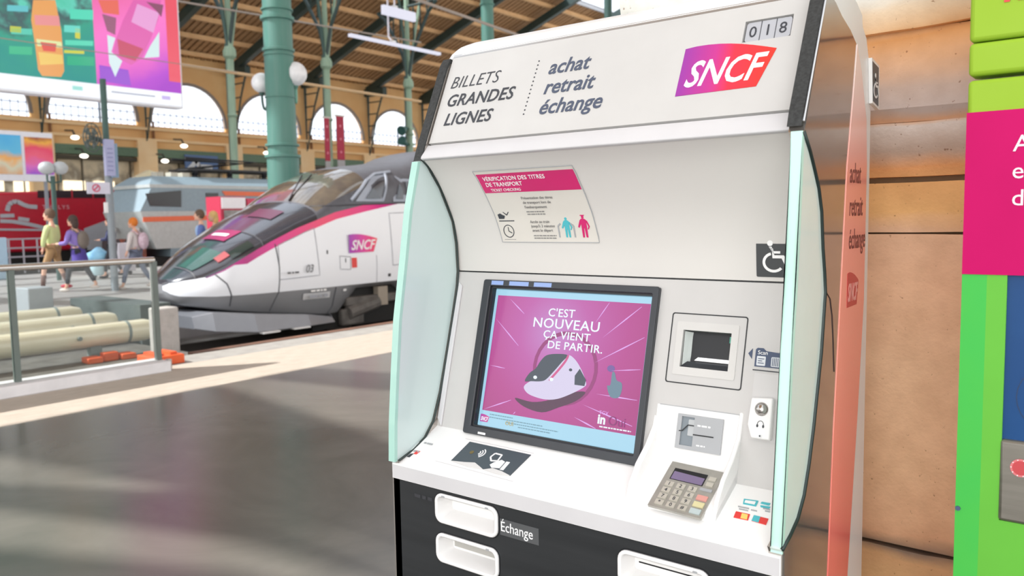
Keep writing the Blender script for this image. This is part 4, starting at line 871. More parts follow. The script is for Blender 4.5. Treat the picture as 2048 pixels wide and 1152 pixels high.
for y in (10.55, 13.3):
    for s in (-1, 1):
        wl = MB().lathe([(.46, -.07), (.46, .0), (.42, .05), (.15, .07), (.15, .10)], (TX+s*.75, y, -.19), 24, 'x').build('wheel', bog, TG, smooth='auto')
for y in (11.9,):
    for s in (-1, 1):
        MB().box(TX+s*1.22-.1, TX+s*1.22+.1, 10.3, 13.5, -.05, .12).build('bogie_frame', bog, TG, bevel=.03)
        MB().tube([(TX+s*1.28, 10.35, -.18), (TX+s*1.28, 11.1, -.02)], .13, 10).build('damper', bog, TG, smooth='auto')
        MB().box(TX+s*1.25-.06, TX+s*1.25+.08, 11.1, 11.35, -.1, .27).build('bracket', mat('bracket_tan', '9C9284', .7), TG)
        MB().box(TX+s*1.22-.08, TX+s*1.22+.08, 10.2, 10.75, -.42, -.1).build('axle_box', bog, TG, bevel=.04)
# rails and pit edge
rust = mat('rusty_steel', '8A6350', .7, .2, col2='5E4A40', scale=6, stretch=(1, .3, 1)); railm = mat('rail_steel', '7C7672', .5, .5)
for x in (TX-.72, TX+.72): MB().prism([(x-.07, 7.0, -.85), (x+.07, 7.0, -.85), (x+.035, 7.0, -.65), (x-.035, 7.0, -.65)], (0, 50, 0)).build('rail', railm, label='steel rail under the %s side of the white train' % ('far' if x < TX else 'near'), cat='rail', group='rails under the white train')
ch = empty('rusty_channel', (-9.42, 12, -.2), 'rusty steel channel running along the platform edge beside the white train', 'steel beam')
MB().box(-9.50, -9.36, 5.5, 34, -.14, -.02).build('web', rust, ch); MB().box(-9.62, -9.30, 5.5, 34, -.20, -.15).build('flange', mat('channel_grey', '8A8782', .7), ch)
for k in range(18): MB().box(-9.355, -9.345, 5.6+k*1.1, 5.95+k*1.1, -.12, -.05).build('slot', undr, ch)
# concrete post by the balustrade end
MB().box(-9.78, -9.52, 5.16, 5.42, -.25, .56).build('concrete_post', mat('post_concrete', 'B7B5B3', .8, col2='A5A3A1', scale=12, bump=.2), bevel=.02, label='pale square concrete post just behind the end of the glass balustrade', cat='post')
orange = mat('orange_block', 'E2622E', .6, col2='D0542A', scale=8)
o = empty('wheel_stop', (-9.25, 4.9, -.02), 'orange block at the foot of the balustrade end post', 'wheel stop')
MB().box(-9.14, -8.74, 4.66, 5.02, -.004, .10).build('block', orange, o, bevel=.01); MB().box(-9.1, -8.8, 4.72, 4.8, .10, .13).build('rib', orange, o); MB().box(-9.1, -8.8, 4.88, 4.96, .10, .13).build('rib', orange, o)
o = empty('wheel_stop', (-10.9, 5.2, -.25), 'long low orange bar lying behind the balustrade glass', 'wheel stop')
p0, p1 = on(168, 716, 2, -.17), on(268, 703, 2, -.17)
dv = (p1-p0).normalized(); sv = Vector((-dv.y, dv.x, 0))
for k in range(3):
    a = p0+(p1-p0)*(k/3+.01); b = p0+(p1-p0)*((k+1)/3-.02); w = sv*(.07 if k % 2 else .12)
    MB().prism([a-w-Vector((0, 0, .08)), b-w-Vector((0, 0, .08)), b+w-Vector((0, 0, .08)), a+w-Vector((0, 0, .08))], (0, 0, .08 if k != 1 else .12)).build('block', orange, o, bevel=.015)
# hydraulic buffers
cream = mat('buffer_cream', 'E2DCC4', .25, col2='D6CFB6', scale=3, coat=.3); bgrey = mat('buffer_grey', '7E8A88', .6)
for k, (pa, pb, r, lab) in enumerate([((18, 692), (303, 657), .155, 'nearest and lowest of the three cream buffer cylinders behind the glass'), ((18, 667), (228, 643), .17, 'middle one of the three cream buffer cylinders behind the glass'), ((18, 647), (158, 629), .17, 'farthest and shortest of the three cream buffer cylinders behind the glass')]):
    X = (-11.4, -12.8, -14.0)[k]
    a, b = on(pa[0], pa[1], 0, X), on(pb[0], pb[1], 0, X); z = (a.z+b.z)/2
    e = empty('buffer_cylinder', (X, (a.y+b.y)/2, z), lab, 'buffer')
    MB().tube([(X, a.y-1.0, z), (X, b.y-.12, z), (X, b.y, z)], [r, r, r*.8], 20).build('barrel', cream, e, smooth='auto')
    MB().tube([(X, b.y-.4, z), (X, b.y-.36, z)], r*1.03, 20).build('collar', bgrey, e, smooth='auto')
    MB().box(X-.1, X+.1, a.y-.7, a.y-.5, -.25, z).build('bracket', bgrey, e)
    MB().box(X-.06, X+.06, b.y-.9, b.y-.75, -.25, z-r*.7).build('bracket', bgrey, e)
    MB().tube([(X+r, a.y+.8, z), (X+r+.03, a.y+.8, z)], .03, 8).build('valve', bgrey, e)
wl_ = [on(140, 595, 1, 6.4), on(280, 612, 1, 6.4)]
MB().box(wl_[0].x, wl_[1].x, 6.4, 6.9, -.85, (wl_[0].z+wl_[1].z)/2).build('buffer_block', mat('slate_block', '5C6564', .7, col2='525B5A'), label='dark grey concrete block across the end of the track', cat='concrete block')
g = on(58, 575, 0, -15.0)
MB().box(-15.25, -14.75, g.y-.12, g.y+.28, -.25, g.z).build('grey_pedestal', mat('pedestal_grey', 'A3A8AD', .7), bevel=.02, label='small light grey pedestal behind the left end of the balustrade', cat='pedestal')
# left dark green apparatus
ap = empty('buffer_stop', (-9.4, 3.1, -.5), 'dark green steel buffer stop cut off by the left edge behind the glass', 'buffer frame')
gst = mat('buffer_green', '5D6B67', .5, col2='4A5754')
for (x0, x1, y0, y1, z0, z1) in [(-9.42, -9.30, 3.02, 3.26, -.55, 1.02), (-9.62, -9.44, 2.4, 3.15, -.55, .62), (-9.7, -9.35, 2.5, 3.35, .95, 1.05)]: MB().box(x0, x1, y0, y1, z0, z1).build('beam', gst, ap, bevel=.015)
MB().tube([(-9.45, 2.6, .86), (-9.45, 3.2, .86)], .10, 12).build('cylinder', gst, ap, smooth='auto'); MB().tube([(-9.45, 2.7, .62), (-9.45, 3.12, .62)], .08, 12).build('cylinder', gst, ap, smooth='auto')
# balustrade
ba = empty('glass_balustrade', (-8.5, 3, 0), 'glass balustrade with steel handrail on a white kerb, end of the platform', 'balustrade')
MB().box(-8.66, -8.32, -4, 4.62, 0, .115).build('kerb', kerbm, ba, bevel=.01)
st2 = mat('handrail_steel', 'C9C7C4', .25, .85)
MB().tube([(-8.5, -4, 1.205), (-8.5, 4.58, 1.205)], .034, 12).build('handrail', st2, ba, smooth='auto')
glb = bpy.data.materials.new('balustrade_glass'); glb.use_nodes = True; _n = glb.node_tree.nodes; _l = glb.node_tree.links; _n.remove(_n['Principled BSDF'])
_tr = _n.new('ShaderNodeBsdfTransparent'); _tr.inputs[0].default_value = (.90, .925, .915, 1); _gl = _n.new('ShaderNodeBsdfGlossy'); _gl.inputs['Roughness'].default_value = .02; _fr = _n.new('ShaderNodeFresnel'); _fr.inputs[0].default_value = 1.45
_mx = _n.new('ShaderNodeMixShader'); _l.new(_fr.outputs[0], _mx.inputs[0]); _l.new(_tr.outputs[0], _mx.inputs[1]); _l.new(_gl.outputs[0], _mx.inputs[2]); _l.new(_mx.outputs[0], _n['Material Output'].inputs[0])
MB().box(-8.507, -8.493, 3.2, 4.53, .115, 1.17).build('glass_pane', glb, ba); MB().box(-8.507, -8.493, -.2, 3.14, .115, 1.17).build('glass_pane', glb, ba)
MB().box(-8.53, -8.47, 4.55, 4.60, 0, 1.19).build('post', mat('post_steel', '6A726E', .4, .5), ba); MB().box(-8.53, -8.47, 3.14, 3.19, .1, 1.18).build('post', mat('post_green', '66726E', .5), ba); MB().box(-8.53, -8.47, -.26, -.2, .1, 1.18).build('post', mat('post_green', '66726E', .5), ba)
MB().box(-8.46, -8.40, 4.63, 4.67, 0, .12).build('floor_bolt', st2, ba)
# ================================================================== COLUMNS
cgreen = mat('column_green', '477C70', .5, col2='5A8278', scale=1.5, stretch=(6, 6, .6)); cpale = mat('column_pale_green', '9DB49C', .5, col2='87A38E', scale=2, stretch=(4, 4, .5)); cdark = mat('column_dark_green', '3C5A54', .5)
def big_column(x, y, r, top, label, group=None, flutes=True, m=cgreen):
    c = empty('iron_column', (x, y, 0), label, 'column', group)
    k = 40; prof = [(r*1.12, 0), (r*1.12, 2.85)]
    vs = []; fs = []; zs = [(0, 1.1), (3.1, 1.08), (3.1, 1.0), (top, .92)]
    mb = MB()
    for z, s in zs:
        for j in range(k):
            rr = r*s*(1-(.035 if j % 2 and z > 3 and flutes else 0)); t = 2*math.pi*j/k; mb.v.append((x+rr*math.cos(t), y+rr*math.sin(t), z))
    for i in range(len(zs)-1):
        for j in range(k): mb.f.append((i*k+j, i*k+(j+1) % k, (i+1)*k+(j+1) % k, (i+1)*k+j))
    mb.build('shaft', m, c, smooth='auto')
    def ringp(z, rr, h): MB().lathe([(r*.9, -h), (rr, -h*.6), (rr, h*.6), (r*.9, h)], (x, y, z), 32).build('moulding', m, c, smooth='auto')
    return c, ringp
BXc, BYc = -16.5, 12.25
c, rg_ = big_column(BXc, BYc, .345, 11, 'thick green fluted iron column with two white globe lamps, behind the white train nose')
for z, rr, h in ((3.14, .42, .05), (3.40, .40, .04), (4.62-.1, .36, .02), (5.62, .375, .05), (5.5, .36, .02), (6.35, .39, .06), (6.55, .37, .03)): rg_(z, rr, h)
globe = mat('lamp_globe', 'F2F2F4', .35, col2='D6D8DC', emit=0)
def globe_lamp(px, py, X, r, lab, side):
    p = on(px, py, 0, X); e = empty('globe_lamp', p, lab, 'lamp')
    MB().ball(p, r, k=28).build('globe', globe, e, smooth=True)
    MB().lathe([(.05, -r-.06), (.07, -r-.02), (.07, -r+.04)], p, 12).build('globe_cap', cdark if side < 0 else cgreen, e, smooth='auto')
    q = Vector((BXc, BYc, p.z-r-.25)); d = Vector((q.x-p.x, q.y-p.y, 0)); dn = d.normalized(); L_ = d.length-.37
    pts = [p+Vector((0, 0, -r-.05))]+[p+dn*(L_*.5-L_*.5*math.cos(a))+Vector((0, 0, -r-.12-.28*math.sin(a))) for a in [math.pi*i/8 for i in range(9)]]+[p+dn*L_+Vector((0, 0, .1-r))]
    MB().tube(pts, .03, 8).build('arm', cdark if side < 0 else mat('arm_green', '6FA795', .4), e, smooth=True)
    return e
globe_lamp(589.5, 148, -16.3, .285, 'bright white globe lamp on the right side of the thick green column', 1)
globe_lamp(523, 166, -17.0, .235, 'shaded white globe lamp on the left side of the thick green column', -1)
# distant big columns
p = on(975, 60, 0, -26)
c, rg_ = big_column(p.x, p.y, .32, 18, 'thick green iron column rising behind the top edge of the ticket machine'); rg_(p.z-.6, .36, .08); rg_(p.z+1.2, .36, .05)
p = on(1216, 20, 0, -36)
c, rg_ = big_column(p.x, p.y, .34, 26, 'dark green iron column against the glazed roof, nearest the stone pillar', m=cdark); rg_(p.z+1.5, .38, .1)
def thin_column(px, py, X, label, z1=20, jz=None):
    p = on(px, py, 0, X); r = .19; c = empty('slender_column', (p.x, p.y, 0), label, 'column', 'slender green columns along the far platform')
    MB().lathe([(.34, 0), (.34, 1.2), (.22, 1.35), (r, 2), (r, jz), (r*.8, jz+.1), (r*.8, z1)], (p.x, p.y, 0), 14).build('shaft', cpale, c, smooth='auto')
    MB().lathe([(r, -.35), (.33, -.2), (.33, .1), (.24, .3)], (p.x, p.y, jz), 14).build('capital', cpale, c, smooth='auto')
    MB().lathe([(r, -.12), (.27, 0), (r, .12)], (p.x, p.y, jz-3.2), 14).build('collar', cpale, c, smooth='auto')
    MB().tube([(p.x-.28, p.y, jz+.5), (p.x-.28, p.y, .3)], .09, 6).build('downpipe', cdark, c)
    for s in (-1, 1): 
        MB().tube([(p.x, p.y+s*.1, jz+.2), (p.x+.15, p.y+s*.5, jz+3), (p.x+.3, p.y+s*1.0, jz+5.5)], .09, 6).build('brace', cpale if s > 0 else cdark, c)
        b = MB(); b.tube([(p.x, p.y, jz+.3), (p.x+s*.5, p.y, jz+2), (p.x+s*1.9, p.y, jz+4.2), (p.x+s*2.6, p.y, jz+4.8)], .11, 6); b.tube([(p.x, p.y, jz+4.8), (p.x+s*2.6, p.y, jz+4.8)], .08, 6)
        for q in (.6, 1.2, 1.8): b.tube([(p.x+s*q, p.y, jz+2.1+q*.95), (p.x+s*q, p.y, jz+4.8)], .05, 5)
        b.build('roof_bracket', rgreen, c)
    return p
thin_column(468, 300, -38, 'slender pale green column with dark bracket, just left of the thick column', jz=10.3)
tc3 = thin_column(657, 250, -38, 'slender pale green column carrying two tall red banners', jz=10.6)
tc4 = thin_column(819, 250, -38, 'slender pale green column with loudspeakers, nearest the ticket machine', jz=10.2)
# loudspeakers on the third slender column
for z, s in ((7.35, 1), (6.35, -1)):
    e = empty('loudspeaker', (tc4.x, tc4.y-.5, z), ('upper' if s > 0 else 'lower')+' green horn loudspeaker on the slender column beside the ticket machine', 'loudspeaker')
    MB().tube([(tc4.x, tc4.y-.15, z), (tc4.x+.1, tc4.y-.45, z), (tc4.x+.2, tc4.y-.95, z-.2*s)], [.08, .12, .32], 12).build('horn', mat('speaker_green', '35605C', .5), e, smooth='auto'); MB().box(tc4.x-.25, tc4.x+.25, tc4.y-.22, tc4.y+.22, z-.06, z+.06).build('clamp', cpale, e)
# red banners
redban = mat('banner_red', 'B8344E', .7, col2='A82C46')
for k, (pl_, pr_, lab) in enumerate((((648, 236, 658, 322), 0, 'left one of two tall red banners on a slender column'), ((672, 232, 687, 320), 0, 'right one of two tall red banners on a slender column'))):
    a, b = on(pl_[0], pl_[1], 0, -37.6), on(pl_[2], pl_[3], 0, -37.6)
    e = empty('banner', ((a.x), (a.y+b.y)/2, b.z), lab, 'banner', 'red banners on the slender column')
    MB().box(-37.62, -37.58, a.y, b.y+.1, b.z, a.z).build('cloth', redban, e); MB().box(-37.64, -37.56, a.y-.1, b.y+.2, a.z, a.z+.08).build('rod', mat('rod_pale', 'D8D4CC', .5), e)
    MB().box(-37.62, -37.58, a.y, b.y+.1, b.z-.75, b.z-.02).build('weight_panel', mat('banner_grey', 'A9A6A8', .6), e)
    MB().box(-38, -37.6, a.y+.3, a.y+.36, a.z, a.z+.08).build('bracket', mat('rod_pale', 'D8D4CC', .5), e)
    FB = Fr((-37.578, 0, 0), (0, 1, 0), (0, 0, 1))
    for q in range(3): fpoly(FB, circ((a.y+b.y)/2+.05, b.z+.45+q*.75, .08, 8), .004, 'dot', mat('banner_pink', 'DE7C90', .6), e, t=.003)
# ================================================================== HANGING ADVERT SCREEN
p0, p1, p2 = on(0, 145, 0, -22), on(190, 166, 0, -22), on(359, 189, 0, -22)
AS = empty('advert_screen', (-22, 10, 5), 'large hanging advert showing a teal picture and a magenta picture of bottles', 'advert screen')
ya, yb, yc = 5.4, p1.y, p2.y; zb_ = (p0.z+p2.z)/2; zt_ = 8.9
FS2 = Fr((-21.9, 0, 0), (0, 1, 0), (0, 0, 1))
MB().box(-22.3, -21.92, ya, yc+.05, zb_-.42, zt_).build('frame', mat('screen_frame', 'E8EAF0', .4), AS)
AO = org(AS)
teal = grad_mat('advert_teal', [(0, '1E9C94'), (.3, '2BA88E'), (.45, '3C5C60'), (.55, '62D8C0'), (.7, '3AC8A0'), (.85, '4C6A6C'), (1, '74D0D4')], (0, 0, 1), zb_-AO.z, zt_-AO.z, emit=.85, noise_amt=3.2, nscale=1.1)
pinka = grad_mat('advert_magenta', [(0, 'B040D0'), (.12, 'C04CD8'), (.3, 'F06CD0'), (.5, 'FF7AD0'), (.75, 'F46AB0'), (1, 'E85A8C')], (0, -.45, 1), zb_-AO.z-1, zt_-AO.z-1, emit=.9, noise_amt=1.0, nscale=.8)
frect(FS2, ya, yb, zb_, zt_, .0, 'left_picture', teal, AS, t=.03)
frect(FS2, yb, yc, zb_, zt_, .0, 'right_picture', pinka, AS, t=.03)
frect(FS2, yc-.35, yc, zb_+.3, zt_, .005, 'red_edge', em('advert_red', 'F0566A', .9), AS, t=.01)
frect(FS2, ya, yc, zb_-.36, zb_-.01, .0, 'caption_strip', em('caption_white', 'F4F8FF', 1.0), AS, t=.03)
for a, b_, m_ in ((9.9, 10.15, 'A8E8E0'), (12.3, 12.55, 'C8B8F0')): frect(FS2, a, b_, zb_-.22, zb_-.12, .006, 'caption_mark', em('cap_'+m_, m_, .9), AS, t=.004)
frect(FS2, 10.9, 12.1, zb_-.18, zb_-.15, .006, 'caption_line', em('cap_line', '8C90A8', .9), AS, t=.004)
def sw2(px, py): p = on(px, py, 0, -21.9); return (p.y, p.z)
def adp(pts, c, name='picture_shape', d=.012, par=AS): return fpoly(FS2, [sw2(*p) for p in pts], d, name, em('ad_'+c, c, .88), par, t=.006)
adp([(66, 0), (110, 0), (116, 30), (122, 60), (126, 110), (128, 142), (122, 154), (84, 152), (76, 140), (70, 90), (62, 40)], 'F0A860', 'bottle')
adp([(68, 30), (117, 32), (120, 52), (70, 50)], 'F09898', 'bottle_label', .02); adp([(72, 78), (122, 84), (124, 96), (74, 92)], 'E8F0B0', 'bottle_label', .02); adp([(76, 104), (124, 110), (126, 128), (80, 130)], 'F8D070', 'bottle_glow', .02); adp([(80, 84), (112, 88), (110, 104), (86, 102)], 'E85A50', 'bottle_mark', .026)
adp([(266, 0), (322, 0), (316, 40), (300, 80), (282, 118), (262, 130), (240, 118), (226, 104), (232, 78), (246, 40)], 'E868B8', 'bottle')
adp([(274, 8), (318, 26), (306, 66), (262, 44)], 'F0A8E0', 'bottle_label', .02); adp([(234, 78), (286, 98), (270, 122), (238, 112)], 'D05070', 'bottle_base', .02); adp([(292, 4), (326, 10), (322, 34), (312, 22)], '905070', 'bottle_neck', .022)
adp([(214, 70), (230, 76), (222, 104), (244, 122), (230, 154), (218, 126)], 'E0F4F8', 'sparkle', .016); adp([(318, 64), (318, 114), (288, 116), (300, 92)], 'DCF4F4', 'sparkle', .016)
adp([(204, 28), (232, 36), (230, 70), (214, 62)], 'A06080', 'picture_shape', .014); adp([(196, 0), (236, 0), (238, 30), (206, 26)], 'F07060', 'picture_shape', .013)
adp([(198, 130), (256, 140), (262, 172), (200, 162)], 'A050D8', 'picture_shape', .013)
for q in [((14, 10), (56, 24), '64C8D0'), ((22, 56), (64, 70), '58D0B8'), ((18, 92), (64, 110), '38C090'), ((128, 50), (160, 66), '70E0D0'), ((130, 80), (186, 92), '60E0C0'), ((134, 112), (188, 132), '34B88C'), ((140, 18), (186, 40), '58E0C0'), ((150, 56), (160, 78), 'D8D850'), ((128, 100), (168, 108), 'D8D850'), ((20, 52), (42, 66), 'C8D048')]:
    (a, b_), (c_, d_), col_ = q; adp([(a, b_), (c_, b_+2), (c_, d_), (a, d_-2)], col_, 'picture_shape', .010)
MB().tube([(-22.1, p2.y-.3, zt_), (-22.1, p2.y-.3, 14)], .04, 6).build('hanger', silver, AS); MB().tube([(-22.1, 7, zt_), (-22.1, 7, 14)], .04, 6).build('hanger', silver, AS)
# poster board
PB = empty('poster_board', (-33, 13, 0), 'white framed board with two colourful posters above the red train', 'poster board')
a, b = on(-40, 262, 0, -33), on(110, 360, 0, -33); zt2, zb2 = on(50, 266, 0, -33).z, on(60, 356, 0, -33).z
MB().box(-33.2, -33, a.y, b.y, zb2-.12, zt2+.05).build('board', mat('board_white', 'E8EAF2', .5), PB)
FP = Fr((-32.99, 0, 0), (0, 1, 0), (0, 0, 1)); PO = org(PB)
pa = grad_mat('poster_blue', [(0, 'E08A30'), (.3, 'D8D8C0'), (.45, 'F0B060'), (.6, '60C0E8'), (1, '48B0E8')], (0, 0, 1), zb2, zt2, emit=0, noise_amt=1.1, nscale=1.4)
pb_ = grad_mat('poster_red', [(0, '9050D8'), (.25, 'E070C8'), (.45, 'F06080'), (.65, 'E84068'), (.85, 'F0B040'), (1, '8C2430')], (0, 0, 1), zb2, zt2, emit=0, noise_amt=.9, nscale=1.2)
w0, w1 = on(40, 300, 0, -33).y, on(45, 300, 0, -33).y
frect(FP, a.y, on(42, 300, 0, -33).y, zb2+.12, zt2-.1, .01, 'poster', pa, PB, t=.01); frect(FP, on(49, 300, 0, -33).y, on(105, 300, 0, -33).y, zb2+.14, zt2-.14, .01, 'poster', pb_, PB, t=.01)
for y in (a.y+.3, b.y-.3): MB().box(-33.15, -33.05, y-.05, y+.05, 0, zb2).build('leg', mat('post_grey', '9298A2', .5), PB)
# sign post with fan, display and small sign
sp0 = on(212, 205, 0, -19.5); spx, spy = -19.64, 9.58; pg = mat('signpost_grey', '8E969C', .5)
SPo = empty('sign_post', (spx, spy, 0), 'grey steel post under the advert screen, carrying a fan and a display', 'post')
MB().tube([(spx, spy, 0), (spx, spy, 3.3)], .085, 12).build('pole', pg, SPo, smooth='auto'); MB().tube([(spx, spy, 3.3), (spx, spy, 5.0)], .07, 10).build('upper_pole', cdark, SPo, smooth='auto')
fn = empty('fan', (spx, spy-.4, 3.75), 'round dark caged fan on the sign post', 'fan'); fk = mat('fan_dark', '4C5653', .5)
fc = Vector((spx+.05, on(186, 275, 0, -19.45).y, on(186, 275, 0, -19.45).z))
for q, nm in ((.33, 'cage_ring'), (.22, 'cage_ring'), (.11, 'cage_ring')):
    MB().tube([fc+Vector((.1, q*math.cos(t)*.62, q*1.0*math.sin(t))) for t in [2*math.pi*i/24 for i in range(25)]], .014, 5, caps=False).build(nm, fk, fn)
for i in range(12): t = math.pi*2*i/12; MB().tube([fc+Vector((.1, 0, 0)), fc+Vector((.1, .33*.62*math.cos(t), .33*math.sin(t)))], .007, 4).build('cage_wire', fk, fn)
for i in range(4):
    t = math.pi/2*i+.4; mb = MB().prism([fc+Vector((0, .03, .03)), fc+Vector((0, .27*.62*math.cos(t), .27*math.sin(t))), fc+Vector((0, .27*.62*math.cos(t+.7), .27*math.sin(t+.7)))], (.02, 0, 0)); mb.build('blade', mat('fan_blade', '7C8683', .5), fn)
MB().tube([fc+Vector((-.02, .02, 0)), fc+Vector((-.04, .22, -.02)), Vector((spx, spy, fc.z-.1))], .06, 8).build('motor', fk, fn, smooth='auto')
dsp = empty('display_panel', (spx, spy+.15, 3.2), 'narrow pale blue departures panel on the sign post', 'display')
d0, d1 = on(209, 278, 0, -19.35), on(232, 352, 0, -19.35)
MB().box(-19.45, -19.35, d0.y, d1.y, d1.z, d0.z).build('panel', mat('panel_lilac', 'A7A9CC', .4), dsp); MB().box(-19.545, -19.45, d1.y-.02, d1.y+.12, d1.z-.03, d0.z-.08).build('side', mat('panel_blue', '86A0B8', .4), dsp)
for i in range(6): MB().box(-19.345, -19.34, d0.y+.04, d1.y-.05, d1.z+.12+i*.1, d1.z+.14+i*.1).build('line', mat('panel_line', '8688B4', .4), dsp)
ss = empty('platform_sign', (spx+.1, spy-.3, 2.4), 'small white sign with a red figure on the sign post', 'sign')
s0, s1 = on(174, 364, 0, -19.38), on(221, 388, 0, -19.38)
MB().box(-19.42, -19.38, s0.y, s1.y, s1.z, s0.z).build('board', mat('sign_white', 'D5D3E2', .5), ss)
FS3 = Fr((-19.38, 0, 0), (0, 1, 0), (0, 0, 1)); ring(FS3, circ(s0.y+.2, (s0.z+s1.z)/2, .095), circ(s0.y+.2, (s0.z+s1.z)/2, .065), .002, .006).build('red_ring', mat('sign_red', 'D05A78', .5), ss); strokes(FS3, [[(s0.y+.14, (s0.z+s1.z)/2-.06), (s0.y+.26, (s0.z+s1.z)/2+.06)]], .035, .007, 'red_bar', mat('sign_red', 'D05A78', .5), ss, t=.003)
e0 = on(214, 415, 0, -19.35); MB().box(-19.42, -19.38, e0.y-.04, e0.y+.04, e0.z-.12, e0.z+.12).build('paper_notice', txwhite, SPo)
# twin globe lamp post
gx, gy = -25.0, on(107, 380, 0, -25).y
gp = empty('lamp_post', (gx, gy, 0), 'green lamp post with two white globes above the red train', 'lamp post')
MB().tube([(gx, gy, 0), (gx, gy, 3.0)], .065, 10).build('pole', cdark, gp, smooth='auto')
for px in (93, 120):
    p = on(px, 336, 0, -25.0); MB().ball(p, .215, (1, 1, .88), 20).build('globe', mat('globe_grey', 'B9BDBF', .4), gp, smooth=True); MB().tube([(gx, gy, 2.8), (gx, p.y, 2.85), (gx, p.y, p.z-.18)], .03, 6).build('arm', cdark, gp)
# ================================================================== LOCOMOTIVE
LX = -30.0; lgrey = mat('loco_bluegrey', '8FA3AC', .5, col2='879AA4'); llight = mat('loco_lightgrey', 'BFC5C3', .5, col2='B2B8B6'); lor = mat('loco_orange', 'E8734C', .5); ldk = mat('loco_dark', '3C4042', .3)
LO = empty('locomotive', (-31.4, 24, -.7), 'grey and orange electric locomotive with a roof pantograph behind the green column', 'locomotive')
def prof_body(z0, z1, inset0, inset1, y0, y1, name, m, yf0=None, yf1=None):
    yf0 = y0 if yf0 is None else yf0; yf1 = y0 if yf1 is None else yf1
    MB().add([(LX-2.9+inset0, yf0, z0), (LX-inset0, yf0, z0), (LX-inset1, yf1, z1), (LX-2.9+inset1, yf1, z1), (LX-2.9+inset0, y1, z0), (LX-inset0, y1, z0), (LX-inset1, y1, z1), (LX-2.9+inset1, y1, z1)],
             [(0, 1, 2, 3), (7, 6, 5, 4), (1, 5, 6, 2), (0, 3, 7, 4), (3, 2, 6, 7), (0, 4, 5, 1)]).build(name, m, LO)
prof_body(.30, .62, .05, 0, 16.9, 34, 'sill', lgrey); prof_body(.62, 2.05, 0, 0, 16.0, 34, 'lower_body', llight, 16.3, 15.75)
prof_body(2.05, 2.95, 0, .03, 16.0, 34, 'upper_body', lgrey, 15.75, 16.25); prof_body(2.95, 3.08, .02, .05, 16.2, 34, 'cantrail', llight); prof_body(3.08, 3.42, .05, .6, 16.2, 34, 'roof', lgrey, 16.2, 16.6)
FL = Fr((LX+.0, 0, 0), (0, 1, 0), (0, 0, 1))
def lp(px, py): p = on(px, py, 0, LX); return (p.y, p.z)
fpoly(FL, [lp(291, 387), lp(362, 381), lp(362, 414), lp(300, 412)], .02, 'cab_windscreen', ldk, LO, t=.04)
fpoly(FL, [lp(412, 386), lp(436, 386), lp(438, 412), lp(414, 412)], .02, 'side_window', ldk, LO, t=.04)
fpoly(FL, [lp(444, 382), lp(600, 386), lp(600, 394), lp(450, 391)], .02, 'orange_stripe', lor, LO, t=.04)
fpoly(FL, [lp(286, 434), lp(480, 429), lp(480, 438), lp(286, 444)], .02, 'orange_stripe', lor, LO, t=.04)
MB().box(LX-2.8, LX-.2, 15.9, 33, -.6, .3).build('underframe', undr, LO)
for y in (18.2, 20.6, 29, 31): MB().lathe([(.6, -.06), (.6, .06), (.3, .1)], (LX-.6, y, -.2), 20, 'x').build('wheel', bog, LO, smooth='auto')
for k, (x, y, z) in enumerate(((LX-.2, 15.7, .75), (LX-.9, 15.7, .75), (LX-1.9, 15.7, .75))): MB().tube([(x, y, z), (x, y-.35, z), (x, y-.42, z)], [.12, .12, .28], 12).build('buffer', ldk, LO, smooth='auto')
MB().box(LX-2.7, LX-.1, 15.72, 15.95, .3, 1.0).build('buffer_beam', mat('beam_orange', 'B4583C', .6, col2='5C4038', scale=5), LO)
for y, z in ((15.72, 1.25), (15.72, 1.25)): pass
for x in (LX-.5, LX-2.3): MB().lathe([(.13, -.05), (.13, .02), (.08, .05)], (x, 15.85, 1.35), 12, 'y').build('headlamp', mat('lamp_pale', 'D8D4D0', .3), LO)
pk_ = mat('pantograph_black', '24262A', .5)
for y in (18.6, 20.2, 21.9, 24, 26): 
    MB().lathe([(.14, 0), (.10, .1), (.15, .14), (.10, .2), (.14, .3)], (LX-.9, y, 3.42), 10).build('insulator', pk_, LO)
MB().box(LX-2.2, LX-.7, 18.2, 24.5, 3.70, 3.78).build('pantograph_frame', pk_, LO)
for x in (LX-1.9, LX-.9): MB().tube([(x, 18.4, 3.78), (x, 21.5, 4.15), (x, 18.2, 4.2)], .06, 6).build('pantograph_arm', pk_, LO)
for y in (16.9, 17.5, 18.0): MB().box(LX-1.2, LX-.8, y, y+.3, 3.42, 3.6).build('roof_box', mat('box_pale', 'C8C4B4', .6), LO)
# ================================================================== RED TRAIN
RX = -37.0; rred = mat('train_red', 'C41A34', .35, col2='BA1830', coat=.2); rdk = mat('train_dark_windows', '3A2A30', .15); sil = mat('train_silver', 'B9BCC4', .4)
RT = empty('red_train', (-38.4, 15, -.7), 'red high speed train with a dark window strip and silver lines, behind the walking people', 'train')
FR = Fr((RX, 0, 0), (0, 1, 0), (0, 0, 1))
def rp_(px, py): p = on(px, py, 0, RX); return (p.y, p.z)
out = [(rp_(-150, 470)[0], .5), (20, .5), (20, 3.0), (rp_(75, 377)[0], 3.02), (rp_(0, 383)[0], 2.96), (rp_(-80, 400)[0], 2.5), (rp_(-150, 440)[0], 1.4)]
MB().prism([(RX, y, z) for y, z in out], (-2.8, 0, 0)).build('body_shell', rred, RT, bevel=.12, seg=3)
fpoly(FR, [rp_(75, 381), rp_(296, 380), rp_(296, 396), rp_(75, 396)], .02, 'window_strip', rdk, RT, t=.03)
for k in range(5): a_ = rp_(100+k*42, 388); frect(FR, a_[0], a_[0]+.06, a_[1]-.2, a_[1]+.2, .03, 'window_bar', rred, RT, t=.02)
